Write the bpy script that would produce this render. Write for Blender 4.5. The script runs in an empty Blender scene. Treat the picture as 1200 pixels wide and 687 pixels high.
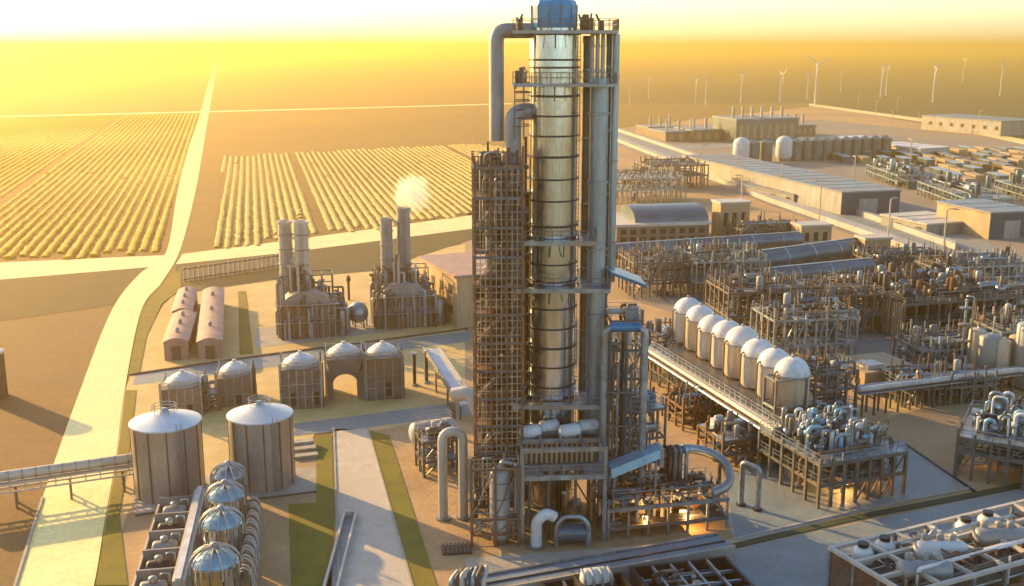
import bpy, math, random
from mathutils import Vector, Matrix
rnd = random.Random(7)
R = math.radians
C = bpy.context.scene.collection
sc = bpy.context.scene
PI = math.pi
# ------------------------------------------------------------------ survey: photograph measurements -> metres on site
F, TILT, EYE = 1266.0, math.atan(288.5 / 1266.0), 54.0
def at(px, py, z=0.0):
    u = (px - 600) / F; v = -(py - 343.5) / F
    dy = math.cos(TILT) + v * math.sin(TILT); dz = -math.sin(TILT) + v * math.cos(TILT)
    t = (z - EYE) / dz
    return Vector((u * t, dy * t, z))
def zat(py, Y):
    v = -(py - 343.5) / F
    return EYE + Y * (-math.sin(TILT) + v * math.cos(TILT)) / (math.cos(TILT) + v * math.sin(TILT))
def xat(px, Y, z):
    return (px - 600) / F * (Y * math.cos(TILT) - (z - EYE) * math.sin(TILT))
TH = R(18)                       # heading of the plant grid

# ------------------------------------------------------------------ mesh builder
class MB:
    def __init__(s): s.v = []; s.f = []
    def add(s, vs, fs):
        n = len(s.v); s.v += [tuple(v) for v in vs]; s.f += [tuple(i + n for i in f) for f in fs]
    def box(s, cx, cy, cz, sx, sy, sz, rz=0.0):
        c, n = math.cos(rz), math.sin(rz); vs = []
        for z in (-.5, .5):
            for x, y in ((-.5, -.5), (.5, -.5), (.5, .5), (-.5, .5)):
                a, b = x * sx, y * sy
                vs.append((cx + a * c - b * n, cy + a * n + b * c, cz + z * sz))
        s.add(vs, [(3, 2, 1, 0), (4, 5, 6, 7), (0, 1, 5, 4), (1, 2, 6, 5), (2, 3, 7, 6), (3, 0, 4, 7)])
        return s
    def bb(s, x0, y0, z0, x1, y1, z1):
        return s.box((x0 + x1) / 2, (y0 + y1) / 2, (z0 + z1) / 2, abs(x1 - x0), abs(y1 - y0), abs(z1 - z0))
    def bar(s, p, q, w, h=None):
        h = h or w
        p, q = Vector(p), Vector(q); d = (q - p)
        if d.length < 1e-6: return s
        d.normalize(); up = Vector((0, 0, 1)) if abs(d.z) < .9 else Vector((0, 1, 0))
        a = d.cross(up).normalized() * w / 2; b = a.cross(d).normalized() * h / 2
        vs = [p - a - b, p + a - b, p + a + b, p - a + b, q - a - b, q + a - b, q + a + b, q - a + b]
        s.add(vs, [(0, 1, 2, 3), (7, 6, 5, 4), (4, 5, 1, 0), (5, 6, 2, 1), (6, 7, 3, 2), (7, 4, 0, 3)])
        return s
    def tube(s, pts, r, seg=10, bend=None, cap=True):
        pts = [Vector(p) for p in pts]
        bend = bend or 2.0 * r
        path = [pts[0]]
        for i in range(1, len(pts) - 1):
            a, b, c = pts[i - 1], pts[i], pts[i + 1]
            d1 = (a - b); d2 = (c - b); k = min(bend, d1.length * .49, d2.length * .49)
            p0 = b + d1.normalized() * k; p1 = b + d2.normalized() * k
            for j in range(6):
                t = j / 5; path.append(p0 * (1 - t) ** 2 + b * 2 * t * (1 - t) + p1 * t * t)
        path.append(pts[-1])
        path = [p for i, p in enumerate(path) if i == 0 or (p - path[i - 1]).length > 1e-5]
        n = len(path); d0 = (path[1] - path[0]).normalized()
        ref = Vector((0, 0, 1)) if abs(d0.z) < .9 else Vector((1, 0, 0))
        nrm = d0.cross(ref).normalized(); rings = []; vs = []
        for i, p in enumerate(path):
            d = (path[min(i + 1, n - 1)] - path[max(i - 1, 0)]).normalized()
            nrm = (nrm - d * nrm.dot(d)).normalized(); bn = d.cross(nrm)
            for k in range(seg):
                a = 2 * PI * k / seg
                vs.append(p + nrm * (math.cos(a) * r) + bn * (math.sin(a) * r))
        fs = []
        for i in range(n - 1):
            for k in range(seg):
                k2 = (k + 1) % seg
                fs.append((i * seg + k, i * seg + k2, (i + 1) * seg + k2, (i + 1) * seg + k))
        if cap: fs += [tuple(range(seg))[::-1], tuple(range((n - 1) * seg, n * seg))]
        s.add(vs, fs); return s
    def lathe(s, prof, cx=0, cy=0, seg=24, a0=0.0):
        vs = []; fs = []; n = len(prof)
        for r, z in prof:
            for k in range(seg):
                a = a0 + 2 * PI * k / seg; vs.append((cx + r * math.cos(a), cy + r * math.sin(a), z))
        for i in range(n - 1):
            for k in range(seg):
                k2 = (k + 1) % seg; fs.append((i * seg + k, i * seg + k2, (i + 1) * seg + k2, (i + 1) * seg + k))
        if prof[0][0] > 1e-4: fs.append(tuple(range(seg))[::-1])
        if prof[-1][0] > 1e-4: fs.append(tuple(range((n - 1) * seg, n * seg)))
        s.add(vs, fs); return s
    def drum(s, p, q, r, seg=16, dome=.5):
        """a vessel along p-q with dished ends"""
        p, q = Vector(p), Vector(q); d = (q - p); L = d.length; d.normalize()
        prof = []
        for i in range(5):
            a = PI / 2 * i / 4; prof.append((max(r * math.sin(a), .002), -r * dome * math.cos(a) + 0))
        for i in range(5):
            a = PI / 2 * (1 - i / 4); prof.append((max(r * math.sin(a), .002), L + r * dome * math.cos(a)))
        m = MB().lathe(prof, seg=seg)
        rot = Vector((0, 0, 1)).rotation_difference(d).to_matrix()
        s.add([rot @ Vector(v) + p for v in m.v], m.f); return s
    def build(s, name, mat, parent=None, smooth=False, loc=None, rz=0.0):
        me = bpy.data.meshes.new(name); me.from_pydata(s.v, [], s.f); me.materials.append(mat)
        if smooth:
            for p in me.polygons: p.use_smooth = True
            me.set_sharp_from_angle(angle=R(38))
        o = bpy.data.objects.new(name, me); C.objects.link(o)
        if parent: o.parent = parent
        if loc is not None: o.location = loc
        o.rotation_euler.z = rz
        return o
def share(o, parent, loc=(0, 0, 0), rz=0.0):
    c = o.copy(); C.objects.link(c); c.parent = parent; c.location = loc; c.rotation_euler = (0, 0, rz); return c
def tag(o, label=None, cat=None, group=None, kind=None):
    if label: o['label'] = label
    if cat: o['category'] = cat
    if group: o['group'] = group
    if kind: o['kind'] = kind
    return o
def thing(name, label, cat, loc, rz=TH, group=None):
    o = bpy.data.objects.new(name, None); C.objects.link(o); o.location = loc; o.rotation_euler.z = rz
    o.empty_display_size = 1
    return tag(o, label, cat, group)
def copy_tree(o, loc, rz, label=None, parent=None):
    c = o.copy(); C.objects.link(c)
    if parent: c.parent = parent
    else: c.location = loc; c.rotation_euler = (0, 0, rz)
    if label: c['label'] = label
    for ch in list(o.children): copy_tree(ch, None, None, None, c)
    return c

# ------------------------------------------------------------------ materials
def mat(name, c1, c2=None, rough=.6, metal=0.0, scale=1.0, bump=.0, c3=None, stretch=(1, 1, 1), rvar=.15, bscale=None):
    m = bpy.data.materials.new(name); m.use_nodes = True; nt = m.node_tree; N = nt.nodes; L = nt.links
    b = N['Principled BSDF']; b.inputs['Metallic'].default_value = metal
    tc = N.new('ShaderNodeNewGeometry'); mp = N.new('ShaderNodeMapping'); L.new(tc.outputs['Position'], mp.inputs['Vector'])
    mp.inputs['Scale'].default_value = stretch
    n1 = N.new('ShaderNodeTexNoise'); n1.inputs['Scale'].default_value = scale; n1.inputs['Detail'].default_value = 7; n1.inputs['Roughness'].default_value = .65
    L.new(mp.outputs['Vector'], n1.inputs['Vector'])
    cr = N.new('ShaderNodeValToRGB'); L.new(n1.outputs['Fac'], cr.inputs['Fac'])
    c2 = c2 or tuple(x * .7 for x in c1)
    cr.color_ramp.elements[0].position = .34; cr.color_ramp.elements[0].color = (*c2, 1)
    cr.color_ramp.elements[1].position = .66; cr.color_ramp.elements[1].color = (*c1, 1)
    out = cr.outputs['Color']
    if c3:
        n2 = N.new('ShaderNodeTexNoise'); n2.inputs['Scale'].default_value = scale * .13; n2.inputs['Detail'].default_value = 4
        L.new(tc.outputs['Position'], n2.inputs['Vector'])
        r2 = N.new('ShaderNodeMapRange'); r2.inputs['From Min'].default_value = .45; r2.inputs['From Max'].default_value = .65
        L.new(n2.outputs['Fac'], r2.inputs['Value'])
        mx = N.new('ShaderNodeMix'); mx.data_type = 'RGBA'; L.new(r2.outputs['Result'], mx.inputs[0]); L.new(out, mx.inputs[6]); mx.inputs[7].default_value = (*c3, 1)
        out = mx.outputs[2]
    sp_ = N.new('ShaderNodeTexNoise'); sp_.inputs['Scale'].default_value = scale * 11; sp_.inputs['Detail'].default_value = 6; sp_.inputs['Roughness'].default_value = .75
    L.new(mp.outputs['Vector'], sp_.inputs['Vector']); sr = N.new('ShaderNodeMapRange'); sr.inputs['From Min'].default_value = .3; sr.inputs['From Max'].default_value = .7; sr.inputs['To Min'].default_value = .78; sr.inputs['To Max'].default_value = 1.16
    L.new(sp_.outputs['Fac'], sr.inputs['Value']); sm = N.new('ShaderNodeVectorMath'); sm.operation = 'SCALE'; L.new(out, sm.inputs[0]); L.new(sr.outputs['Result'], sm.inputs['Scale']); out = sm.outputs['Vector']
    L.new(out, b.inputs['Base Color'])
    mr = N.new('ShaderNodeMapRange'); mr.inputs['To Min'].default_value = max(.05, rough - rvar); mr.inputs['To Max'].default_value = min(1, rough + rvar)
    L.new(n1.outputs['Fac'], mr.inputs['Value']); L.new(mr.outputs['Result'], b.inputs['Roughness'])
    if bump:
        n3 = N.new('ShaderNodeTexNoise'); n3.inputs['Scale'].default_value = bscale or scale * 3; n3.inputs['Detail'].default_value = 5
        L.new(tc.outputs['Position'], n3.inputs['Vector'])
        bp = N.new('ShaderNodeBump'); bp.inputs['Strength'].default_value = bump; bp.inputs['Distance'].default_value = .2
        L.new(n3.outputs['Fac'], bp.inputs['Height']); L.new(bp.outputs['Normal'], b.inputs['Normal'])
    return m
M = {}
M['stainless'] = mat('stainless', (.64, .76, .88), (.48, .58, .69), .2, 1, .5, stretch=(1, 1, .12), rvar=.08, bump=.05, bscale=.9, c3=(.60, .62, .64))
M['galv'] = mat('galv', (.37, .435, .48), (.18, .215, .24), .42, .7, .9, c3=(.27, .25, .23))
M['steel'] = mat('steel', (.175, .185, .195), (.085, .088, .09), .5, .5, .9, c3=(.19, .13, .085))
M['rust'] = mat('rust', (.24, .115, .05), (.11, .055, .028), .7, .25, .7, c3=(.13, .10, .08))
M['paint_grey'] = mat('paint_grey', (.33, .345, .35), (.20, .205, .205), .5, .2, .5, stretch=(1, 1, .2), c3=(.25, .235, .21))
M['silo'] = mat('silo', (.36, .34, .325), (.28, .262, .245), .42, .5, .6, stretch=(1, 1, .08), c3=(.30, .272, .25))
M['white'] = mat('white', (.66, .68, .70), (.44, .44, .44), .4, .0, .6, c3=(.56, .54, .50))
M['cream'] = mat('cream', (.56, .53, .47), (.37, .33, .28), .5, .0, .45, stretch=(1, 1, .25), c3=(.44, .38, .30))
M['teal'] = mat('teal', (.115, .185, .225), (.06, .10, .13), .38, .45, .3, c3=(.10, .13, .14))
M['blue'] = mat('blue', (.03, .20, .38), (.02, .11, .22), .28, .2, .6)
M['blue_pale'] = mat('blue_pale', (.26, .46, .58), (.15, .29, .39), .35, .2, .6)
M['dark'] = mat('dark', (.024, .025, .028), (.012, .012, .014), .5, .3, .6)
M['brown'] = mat('brown', (.13, .088, .06), (.065, .045, .033), .7, .1, .5)
M['pink'] = mat('pink', (.40, .26, .21), (.27, .18, .145), .7, 0, .35, stretch=(1, 1, .3))
M['brick'] = mat('brick', (.25, .19, .15), (.15, .115, .09), .75, 0, .3)
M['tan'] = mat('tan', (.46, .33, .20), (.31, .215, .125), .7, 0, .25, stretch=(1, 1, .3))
M['roof_grey'] = mat('roof_grey', (.19, .275, .34), (.12, .175, .22), .6, .1, .2, c3=(.22, .21, .20))
M['concrete'] = mat('concrete', (.40, .37, .32), (.27, .245, .21), .8, 0, .5, .2, c3=(.31, .27, .21), bscale=2)
M['pad'] = mat('pad', (.60, .45, .19), (.46, .33, .125), .85, 0, .22, .25, c3=(.45, .31, .13), bscale=2)  # yellow of the sunlit yard is put into this colour
M['sand'] = mat('sand', (.45, .295, .145), (.31, .195, .09), .9, 0, .16, .35, c3=(.27, .19, .115), bscale=1.2)
M['asphalt'] = mat('asphalt', (.215, .255, .255), (.14, .17, .17), .6, 0, .2, .15, c3=(.22, .24, .23), bscale=3)
M['road_pale'] = mat('road_pale', (.84, .73, .31), (.70, .58, .22), .6, 0, .12, .1, c3=(.76, .64, .25), bscale=2)  # sun glare on the road is put into this bright yellow
M['highway'] = mat('highway', (.42, .40, .37), (.30, .28, .25), .7, 0, .1, .1)
M['grass'] = mat('grass', (.155, .15, .007), (.09, .095, .006), .95, 0, .35, .25, c3=(.21, .145, .01), bscale=6)
M['ground'] = mat('ground', (.19, .12, .018), (.135, .085, .014), .95, 0, .01, .4, c3=(.12, .088, .014), bscale=.3)
M['soil'] = mat('soil', (.19, .105, .03), (.125, .07, .02), .95, 0, .09, .3, c3=(.14, .095, .03), bscale=.8)
M['olive'] = mat('olive', (.055, .048, .010), (.035, .034, .008), .95, 0, .012, .3, c3=(.075, .058, .015), bscale=.3)
M['crop'] = mat('crop', (.60, .42, .035), (.40, .26, .02), .85, 0, .25, .4, c3=(.50, .34, .03), bscale=1.5)
M['crop_pale'] = mat('crop_pale', (.56, .41, .12), (.40, .28, .075), .85, 0, .25, .4, c3=(.47, .34, .09), bscale=1.5)
M['cropsoil'] = mat('cropsoil', (.17, .105, .014), (.11, .065, .009), .95, 0, .05, .3, bscale=.6)
M['sky_tint_steel'] = mat('sky_tint_steel', (.34, .43, .49), (.20, .27, .31), .36, .6, .5, stretch=(1, 1, .15))  # blue tint stands in for sky light on the steel
M['tank_tan'] = mat('tank_tan', (.56, .44, .31), (.40, .29, .19), .45, .1, .4, stretch=(1, 1, .15), c3=(.45, .36, .27))  # orange of sunlit tank sides is put into the shell colour
M['verge'] = mat('verge', (.045, .06, .024), (.026, .038, .016), .95, 0, .4, .3)
M['path_cream'] = mat('path_cream', (.54, .48, .40), (.42, .36, .29), .8, 0, .5, .2, c3=(.45, .39, .31), bscale=2)
M['roof_blue'] = mat('roof_blue', (.52, .62, .70), (.38, .46, .53), .4, .1, .5, c3=(.55, .54, .50))
M['yard_grey'] = mat('yard_grey', (.25, .225, .20), (.145, .135, .125), .85, 0, .06, .2, c3=(.27, .205, .14), bscale=.8)
M['navy'] = mat('navy', (.035, .075, .12), (.02, .045, .075), .5, .1, .4)
M['sand_sunlit'] = mat('sand_sunlit', (.52, .34, .165), (.36, .225, .10), .9, 0, .16, .35, c3=(.30, .205, .11), bscale=1.2)  # sand copy tinted paler and warmer for sunlit ground
M['glass'] = mat('glass', (.03, .30, .55), (.02, .20, .40), .12, .0, .4, rvar=.03)
METALS = ['galv', 'galv', 'steel', 'steel', 'paint_grey', 'rust', 'stainless']

# ------------------------------------------------------------------ setting
def sheet(name, pts, z, m, px=True, label=None):
    P = [at(*p) if px else Vector((p[0], p[1], 0)) for p in pts]
    vs = [(p.x, p.y, z) for p in P]
    a = sum(vs[i][0] * vs[(i + 1) % len(vs)][1] - vs[(i + 1) % len(vs)][0] * vs[i][1] for i in range(len(vs)))
    f = tuple(range(len(vs))); f = f if a > 0 else f[::-1]
    b = MB(); b.add(vs, [f]); return tag(b.build(name, M[m]), label, kind='structure')
def strip(name, L, Rr, z, m):
    """road strip from matching left and right edge points"""
    b = MB(); n = len(L)
    vs = [(*at(*p).xy, z) for p in L] + [(*at(*p).xy, z) for p in Rr]
    b.add(vs, [(i, n + i, n + i + 1, i + 1) for i in range(n - 1)])
    return tag(b.build(name, M[m]), kind='structure')
def smooth_poly(pts, k=8):
    out = []
    for i in range(len(pts) - 1):
        p0, p1, p2, p3 = pts[max(i - 1, 0)], pts[i], pts[i + 1], pts[min(i + 2, len(pts) - 1)]
        for j in range(k):
            t = j / k
            out.append(tuple(.5 * (2 * b + (c - a) * t + (2 * a - 5 * b + 4 * c - d) * t * t + (3 * b - a - 3 * c + d) * t ** 3) for a, b, c, d in zip(p0, p1, p2, p3)))
    return out + [pts[-1]]
G = 14000
sheet('ground', [(-G, -200), (G, -200), (G, 2 * G), (-G, 2 * G)], 0, 'ground', px=False)
sheet('far_grassland', [(600, 122), (960, 121), (1210, 167), (2600, 420), (2600, 62), (700, 62)], .02, 'olive')
sheet('plant_ground', [(560, 205), (730, 150), (960, 124), (1210, 168), (2300, 400), (2300, 1500), (250, 1500), (420, 420), (530, 330)], .02, 'sand')
sheet('far_yard', [(716, 168), (800, 200), (900, 240), (1000, 276), (1090, 308), (1250, 366), (1700, 366), (1700, 200), (1210, 166), (960, 140), (730, 150)], .03, 'yard_grey')
sheet('lit_yard', [(740, 352), (900, 402), (1000, 432), (1250, 445), (1250, 556), (1142, 577), (1062, 521), (960, 500), (862, 560), (740, 480)], .028, 'sand_sunlit')  # sunlight on this ground painted as a paler sand sheet
sheet('process_yard', [(735, 305), (1010, 300), (1250, 372), (1250, 440), (1000, 430), (900, 400), (735, 350)], .03, 'yard_grey')
pathL = [(-5, 740), (17, 687), (50, 584), (68, 530), (92, 463), (130, 366), (163, 322), (194, 297), (207, 230), (218, 181), (231, 144), (249, 80), (254.5, 62)]
pathR = [(92, 740), (110, 687), (124, 604), (136, 537), (145, 465), (165, 366), (190, 331), (211, 294), (228, 230), (237, 181), (243, 144), (254, 80), (256.5, 62)]
field_edge = [(200, 299), (208, 230), (219, 181), (231, 146), (236, 133)]
sheet('crop_field_soil', [(-420, 330), (-420, 142), (236, 132), (219, 181), (208, 230), (197, 300)], .02, 'cropsoil')
sheet('crop_field_soil', [(250, 296), (258, 185), (556, 168), (600, 172), (590, 250)], .02, 'cropsoil')
sheet('ploughed_field', [(-900, 420), (-300, 385), (0, 377), (132, 358), (92, 463), (50, 584), (0, 730), (-900, 900)], .02, 'soil')
sheet('field_verge', [(-300, 352), (0, 326), (188, 311), (132, 358), (0, 377), (-300, 385)], .05, 'olive')
strip('cross_road', [(-300, 330), (0, 308), (202, 299)], [(-300, 352), (0, 328), (180, 313)], .06, 'road_pale')
strip('cross_road', [(214, 298), (330, 283), (440, 268), (556, 252)], [(206, 310), (330, 297), (440, 283), (556, 268)], .06, 'road_pale')
strip('track', [(-300, 146), (0, 136.2), (238, 130.5), (490, 124.2), (600, 121)], [(-300, 148), (0, 137.8), (238, 132), (490, 125.5), (600, 122.2)], .06, 'road_pale')
sheet('field_verge', [(206, 310), (330, 297), (440, 283), (556, 268), (556, 280), (440, 318), (330, 327), (205, 345)], .05, 'olive')
strip('path', smooth_poly(pathL), smooth_poly(pathR), .08, 'road_pale')
sheet('yard', [(203, 346), (340, 326), (545, 286), (545, 520), (470, 500), (440, 505), (370, 505), (300, 690), (104, 760), (142, 470), (170, 395), (190, 360)], .04, 'pad')
sheet('front_yard', [(150, 600), (370, 520), (560, 480), (560, 760), (100, 760)], .045, 'sand')
def turf(name, pts, h=.12, m='grass'):
    b = MB(); P = [at(*p) for p in pts]; n = len(P)
    a = sum(P[i].x * P[(i + 1) % n].y - P[(i + 1) % n].x * P[i].y for i in range(n))
    if a < 0: P = P[::-1]
    vs = [(p.x, p.y, .0) for p in P] + [(p.x, p.y, h) for p in P]
    b.add(vs, [tuple(range(n, 2 * n))] + [(i, (i + 1) % n, n + (i + 1) % n, n + i) for i in range(n)])
    o = b.build(name, M[m]); tag(o, kind='structure'); return P
turfs = [turf('grass_strip', [(112, 687), (126, 604), (138, 537), (147, 458), (160, 458), (150, 540), (140, 604), (150, 687)]),
    turf('grass_strip', [(150, 440), (166, 366), (192, 331), (212, 315), (212, 340), (190, 356), (172, 395), (164, 436)]),
    turf('grass_strip', [(279, 342), (288, 342), (297, 415), (281, 416)]),
    turf('grass_strip', [(370, 513), (389, 512), (392, 600), (388, 700), (342, 700), (338, 592), (371, 590)]),
    turf('grass_strip', [(431, 505), (456, 511), (516, 700), (489, 700)]),
    turf('grass_strip', [(858, 638), (1000, 605), (1210, 564), (1210, 570), (1000, 611), (858, 644)], m='verge')]
def inside(P, x, y):
    c = False
    for i in range(len(P)):
        a, d = P[i], P[i - 1]
        if (a.y > y) != (d.y > y) and x < (d.x - a.x) * (y - a.y) / (d.y - a.y) + a.x: c = not c
    return c
sheet('concrete_path', [(391, 503), (431, 503), (486, 700), (398, 700)], .06, 'path_cream')
sheet('boiler_slab', [(300, 408), (430, 392), (552, 376), (545, 352), (420, 372), (300, 385)], .07, 'concrete')
sheet('service_lane', [(160, 437), (552, 388), (552, 400), (155, 452)], .06, 'asphalt')
sheet('service_lane', [(345, 497), (552, 470), (552, 486), (345, 512)], .06, 'asphalt')
sheet('silo_pad', [(158, 605), (246, 592), (371, 576), (371, 548), (280, 552), (158, 575)], .07, 'concrete')
sheet('plant_road', [(850, 646), (1210, 571), (1500, 520), (1700, 900), (500, 900), (545, 690)], .06, 'asphalt')
sheet('column_apron', [(545, 655), (860, 632), (850, 600), (1065, 560), (1110, 575), (860, 637), (550, 690)], .05, 'concrete')
sheet('module_apron', [(862, 632), (1000, 600), (1140, 572), (1062, 520), (1000, 500), (850, 560)], .065, 'asphalt')  # teal grey puts the module's shade into the ground colour
strip('highway', [(716, 152), (800, 180), (900, 218), (1000, 250), (1120, 292), (1250, 338)], [(716, 164), (800, 198), (900, 238), (1000, 272), (1110, 312), (1250, 362)], .06, 'asphalt')
for nm, l0, r0 in (('highway_parapet', [(716, 160), (800, 193), (900, 232), (1000, 266), (1090, 297)], [(716, 163.5), (800, 197), (900, 237), (1000, 272), (1088, 304)]),
                   ('highway_parapet', [(1130, 314), (1250, 354)], [(1126, 320), (1250, 362)]), ('highway_parapet', [(716, 150), (800, 178), (900, 216), (1000, 248), (1120, 290)], [(716, 151.5), (800, 180), (900, 218), (1000, 250.5), (1119, 293)])):
    b = MB(); L0 = [at(*p) for p in l0]; R0 = [at(*p) for p in r0]; n = len(L0)
    b.add([(p.x, p.y, z) for z in (0, 1.7) for q in (L0, R0) for p in q], [f for i in range(n - 1) for f in ((2*n+i, 2*n+i+1, 3*n+i+1, 3*n+i), (n+i, 3*n+i, 3*n+i+1, n+i+1), (i, i+1, 2*n+i+1, 2*n+i))] + [(0, 2*n, 3*n, n), (n-1, 2*n-1, 4*n-1, 3*n-1)])
    tag(b.build(nm, M['highway']), kind='structure')
strip('far_road', [(948, 121.5), (1080, 139), (1210, 166)], [(948, 124), (1080, 143), (1210, 172)], .08, 'road_pale')
strip('far_road', [(780, 172), (860, 167), (1000, 158)], [(780, 177), (860, 172), (1000, 162)], .08, 'asphalt')
strip('far_road', [(880, 195), (1000, 225), (1210, 305)], [(860, 195), (985, 232), (1210, 325)], .07, 'asphalt')
strip('far_road', [(1000, 160), (1100, 178), (1210, 205)], [(1000, 164), (1100, 183), (1210, 213)], .08, 'asphalt')
sheet('yard_patch', [(925, 345), (1008, 338), (1000, 374), (955, 386)], .06, 'asphalt')
sheet('yard_patch', [(1030, 455), (1100, 432), (1120, 470), (1040, 490)], .05, 'pad')
def kerb(pts, w=.35, h=.22, m='dark'):
    b = MB(); P = [at(*p) for p in pts]
    for p, q in zip(P, P[1:]): b.bar((p.x, p.y, h / 2), (q.x, q.y, h / 2), w, h)
    return tag(b.build('kerb', M[m]), kind='structure')
kerb([(1062, 522), (1142, 577)]); kerb([(152, 440), (310, 417), (430, 402), (548, 386)], .5, .3, 'brown'); kerb([(158, 605), (246, 593), (371, 577)], .3, .2, 'brown')
kerb([(391, 503), (398, 700)], .25, .18, 'concrete'); kerb([(431, 503), (487, 700)], .25, .18, 'concrete'); kerb([(50, 584), (17, 690)], .3, .25, 'concrete'); kerb([(860, 633), (1000, 600), (1142, 572)], .3, .2, 'concrete')
# crop rows: real ridges of crop running with the road
hd = (at(231, 144) - at(207, 230)); hd.z = 0; hd.normalize(); hx = Vector((hd.y, -hd.x, 0))
def crop(name, poly, org, n0, n1, sp, label, rx=0.0, m='crop'):
    b = MB(); P = [at(*p) for p in poly]
    h = (hd * math.cos(rx) + hx * math.sin(rx)); c = Vector((h.y, -h.x, 0))
    for i in range(n0, n1):
        if i % 31 == 11: continue
        o = org + c * (i * sp); ring = []; k0 = rnd.uniform(-5, 5); f1 = rnd.uniform(0, 6)
        for k in range(-130, 400):
            p = o + h * (k * 2.4)
            ok = inside(P, p.x + h.x * k0, p.y + h.y * k0) and rnd.random() > .002
            if ok:
                ring.append(p)
            if (not ok or k == 399) and len(ring) > 1:
                w = sp * .31; vs = []; fs = []
                for q in ring:
                    hh = rnd.uniform(.55, 1.35) * sp * (.15 + .07 * math.sin(q.x * .021 + 1) * math.sin(q.y * .017)); ww = w * rnd.uniform(.85, 1.1) * (1 + .22 * math.sin(q.x * .03) * math.sin(q.y * .024 + 2)); j = rnd.uniform(-.2, .2)
                    for s_, z_ in ((-1, 0.02), (-.7, .75), (-.1, 1), (.6, .8), (1, 0.02)):
                        v = q + c * (s_ * ww + j); vs.append((v.x, v.y, hh * z_ if z_ > .1 else .02))
                for q in range(len(ring) - 1):
                    for k2 in range(4):
                        a = q * 5 + k2; fs.append((a, a + 5, a + 6, a + 1))
                fs += [(0, 1, 2, 3, 4), tuple(range(len(vs) - 5, len(vs)))[::-1]]
                b.add(vs, fs)
            if not ok: ring = []
    return tag(b.build(name, M[m], smooth=True), label, 'crop', kind='stuff')
crop('crop_rows', [(-420, 326), (-420, 144), (234, 134), (217, 181), (205, 230), (194, 297), (0, 305)], at(194, 297), -150, 15, 3.05, 'golden crop rows in the wide field left of the bright road')
crop('crop_rows', [(254, 292), (262, 184), (556, 169), (600, 174), (588, 248)], at(254, 292), -7, 150, 2.75, 'golden crop rows in the field between bright road and tall column', R(1.5), 'crop_pale')

# ------------------------------------------------------------------ steelwork kit
_cache = {}
def box_part(name, mname, parent, sx, sy, sz, x, y, z):
    k = (name, mname, round(sx, 2), round(sy, 2), round(sz, 2))
    if k in _cache: return share(_cache[k], parent, (x, y, z))
    o = MB().box(0, 0, sz / 2, sx, sy, sz).build(name, M[mname], parent, loc=(x, y, z)); _cache[k] = o; return o
def posts(root, W, D, H, nx, ny, w, mname, inner=False, top=0.0, z0=0.0):
    for i in range(nx + 1):
        for j in range(ny + 1):
            if inner or i in (0, nx) or j in (0, ny):
                h = H + (rnd.choice([0, 0, .5, 1]) * top)
                box_part('post', mname, root, w, w, h - z0, W * i / nx, D * j / ny, z0)
def floor_level(root, W, D, z, nx, ny, w, mname, rail=True, deck=.6, mdeck='galv', railm='galv', kick=False):
    b = MB()
    for i in range(nx + 1): b.bb(W * i / nx - w * .4, w * .51, z - w * 1.3, W * i / nx + w * .4, D - w * .51, z - .003)
    for j in range(ny + 1):
        b.bb(-w * .6, D * j / ny - w * .5, z - w * 1.4, W + w * .6, D * j / ny + w * .5, z + .004)
    b.build('floor_beams', M[mname], root)
    if deck > 0:
        b = MB(); any_ = False
        for i in range(nx):
            for j in range(ny):
                if rnd.random() < deck:
                    any_ = True
                    b.bb(W * i / nx + .06, D * j / ny + .06, z + .012, W * (i + 1) / nx - .06, D * (j + 1) / ny - .06, z + .06)
        if any_: b.build('deck_plate', M[mdeck], root)
    if rail: railing(root, [(0, 0), (W, 0), (W, D), (0, D), (0, 0)], z, railm)
def railing(root, pts, z, mname, h=1.1, step=1.6, t=.07):
    b = MB()
    for (x0, y0), (x1, y1) in zip(pts, pts[1:]):
        L = math.hypot(x1 - x0, y1 - y0); n = max(1, round(L / step))
        for k in range(n):
            x, y = x0 + (x1 - x0) * k / n, y0 + (y1 - y0) * k / n
            b.bar((x, y, z), (x, y, z + h), t)
        for q in (.55, 1.0): b.bar((x0, y0, z + h * q), (x1, y1, z + h * q), t * .8)
    return b.build('railing', M[mname], root)
def bracing(root, W, D, levels, nx, mname, t=.12, prob=.4, sides='fblr'):
    b = MB()
    for z0, z1 in zip(levels, levels[1:]):
        for i in range(nx):
            x0, x1 = W * i / nx, W * (i + 1) / nx
            if 'f' in sides and rnd.random() < prob: b.bar((x0, -.02, z0), (x1, -.02, z1), t)
            if 'b' in sides and rnd.random() < prob: b.bar((x1, D + .02, z0), (x0, D + .02, z1), t)
        if 'l' in sides and rnd.random() < prob + .3: b.bar((-.02, 0, z0), (-.02, D, z1), t)
        if 'r' in sides and rnd.random() < prob + .3: b.bar((W + .02, D, z0), (W + .02, 0, z1), t)
    if b.v: b.build('cross_bracing', M[mname], root)
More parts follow.
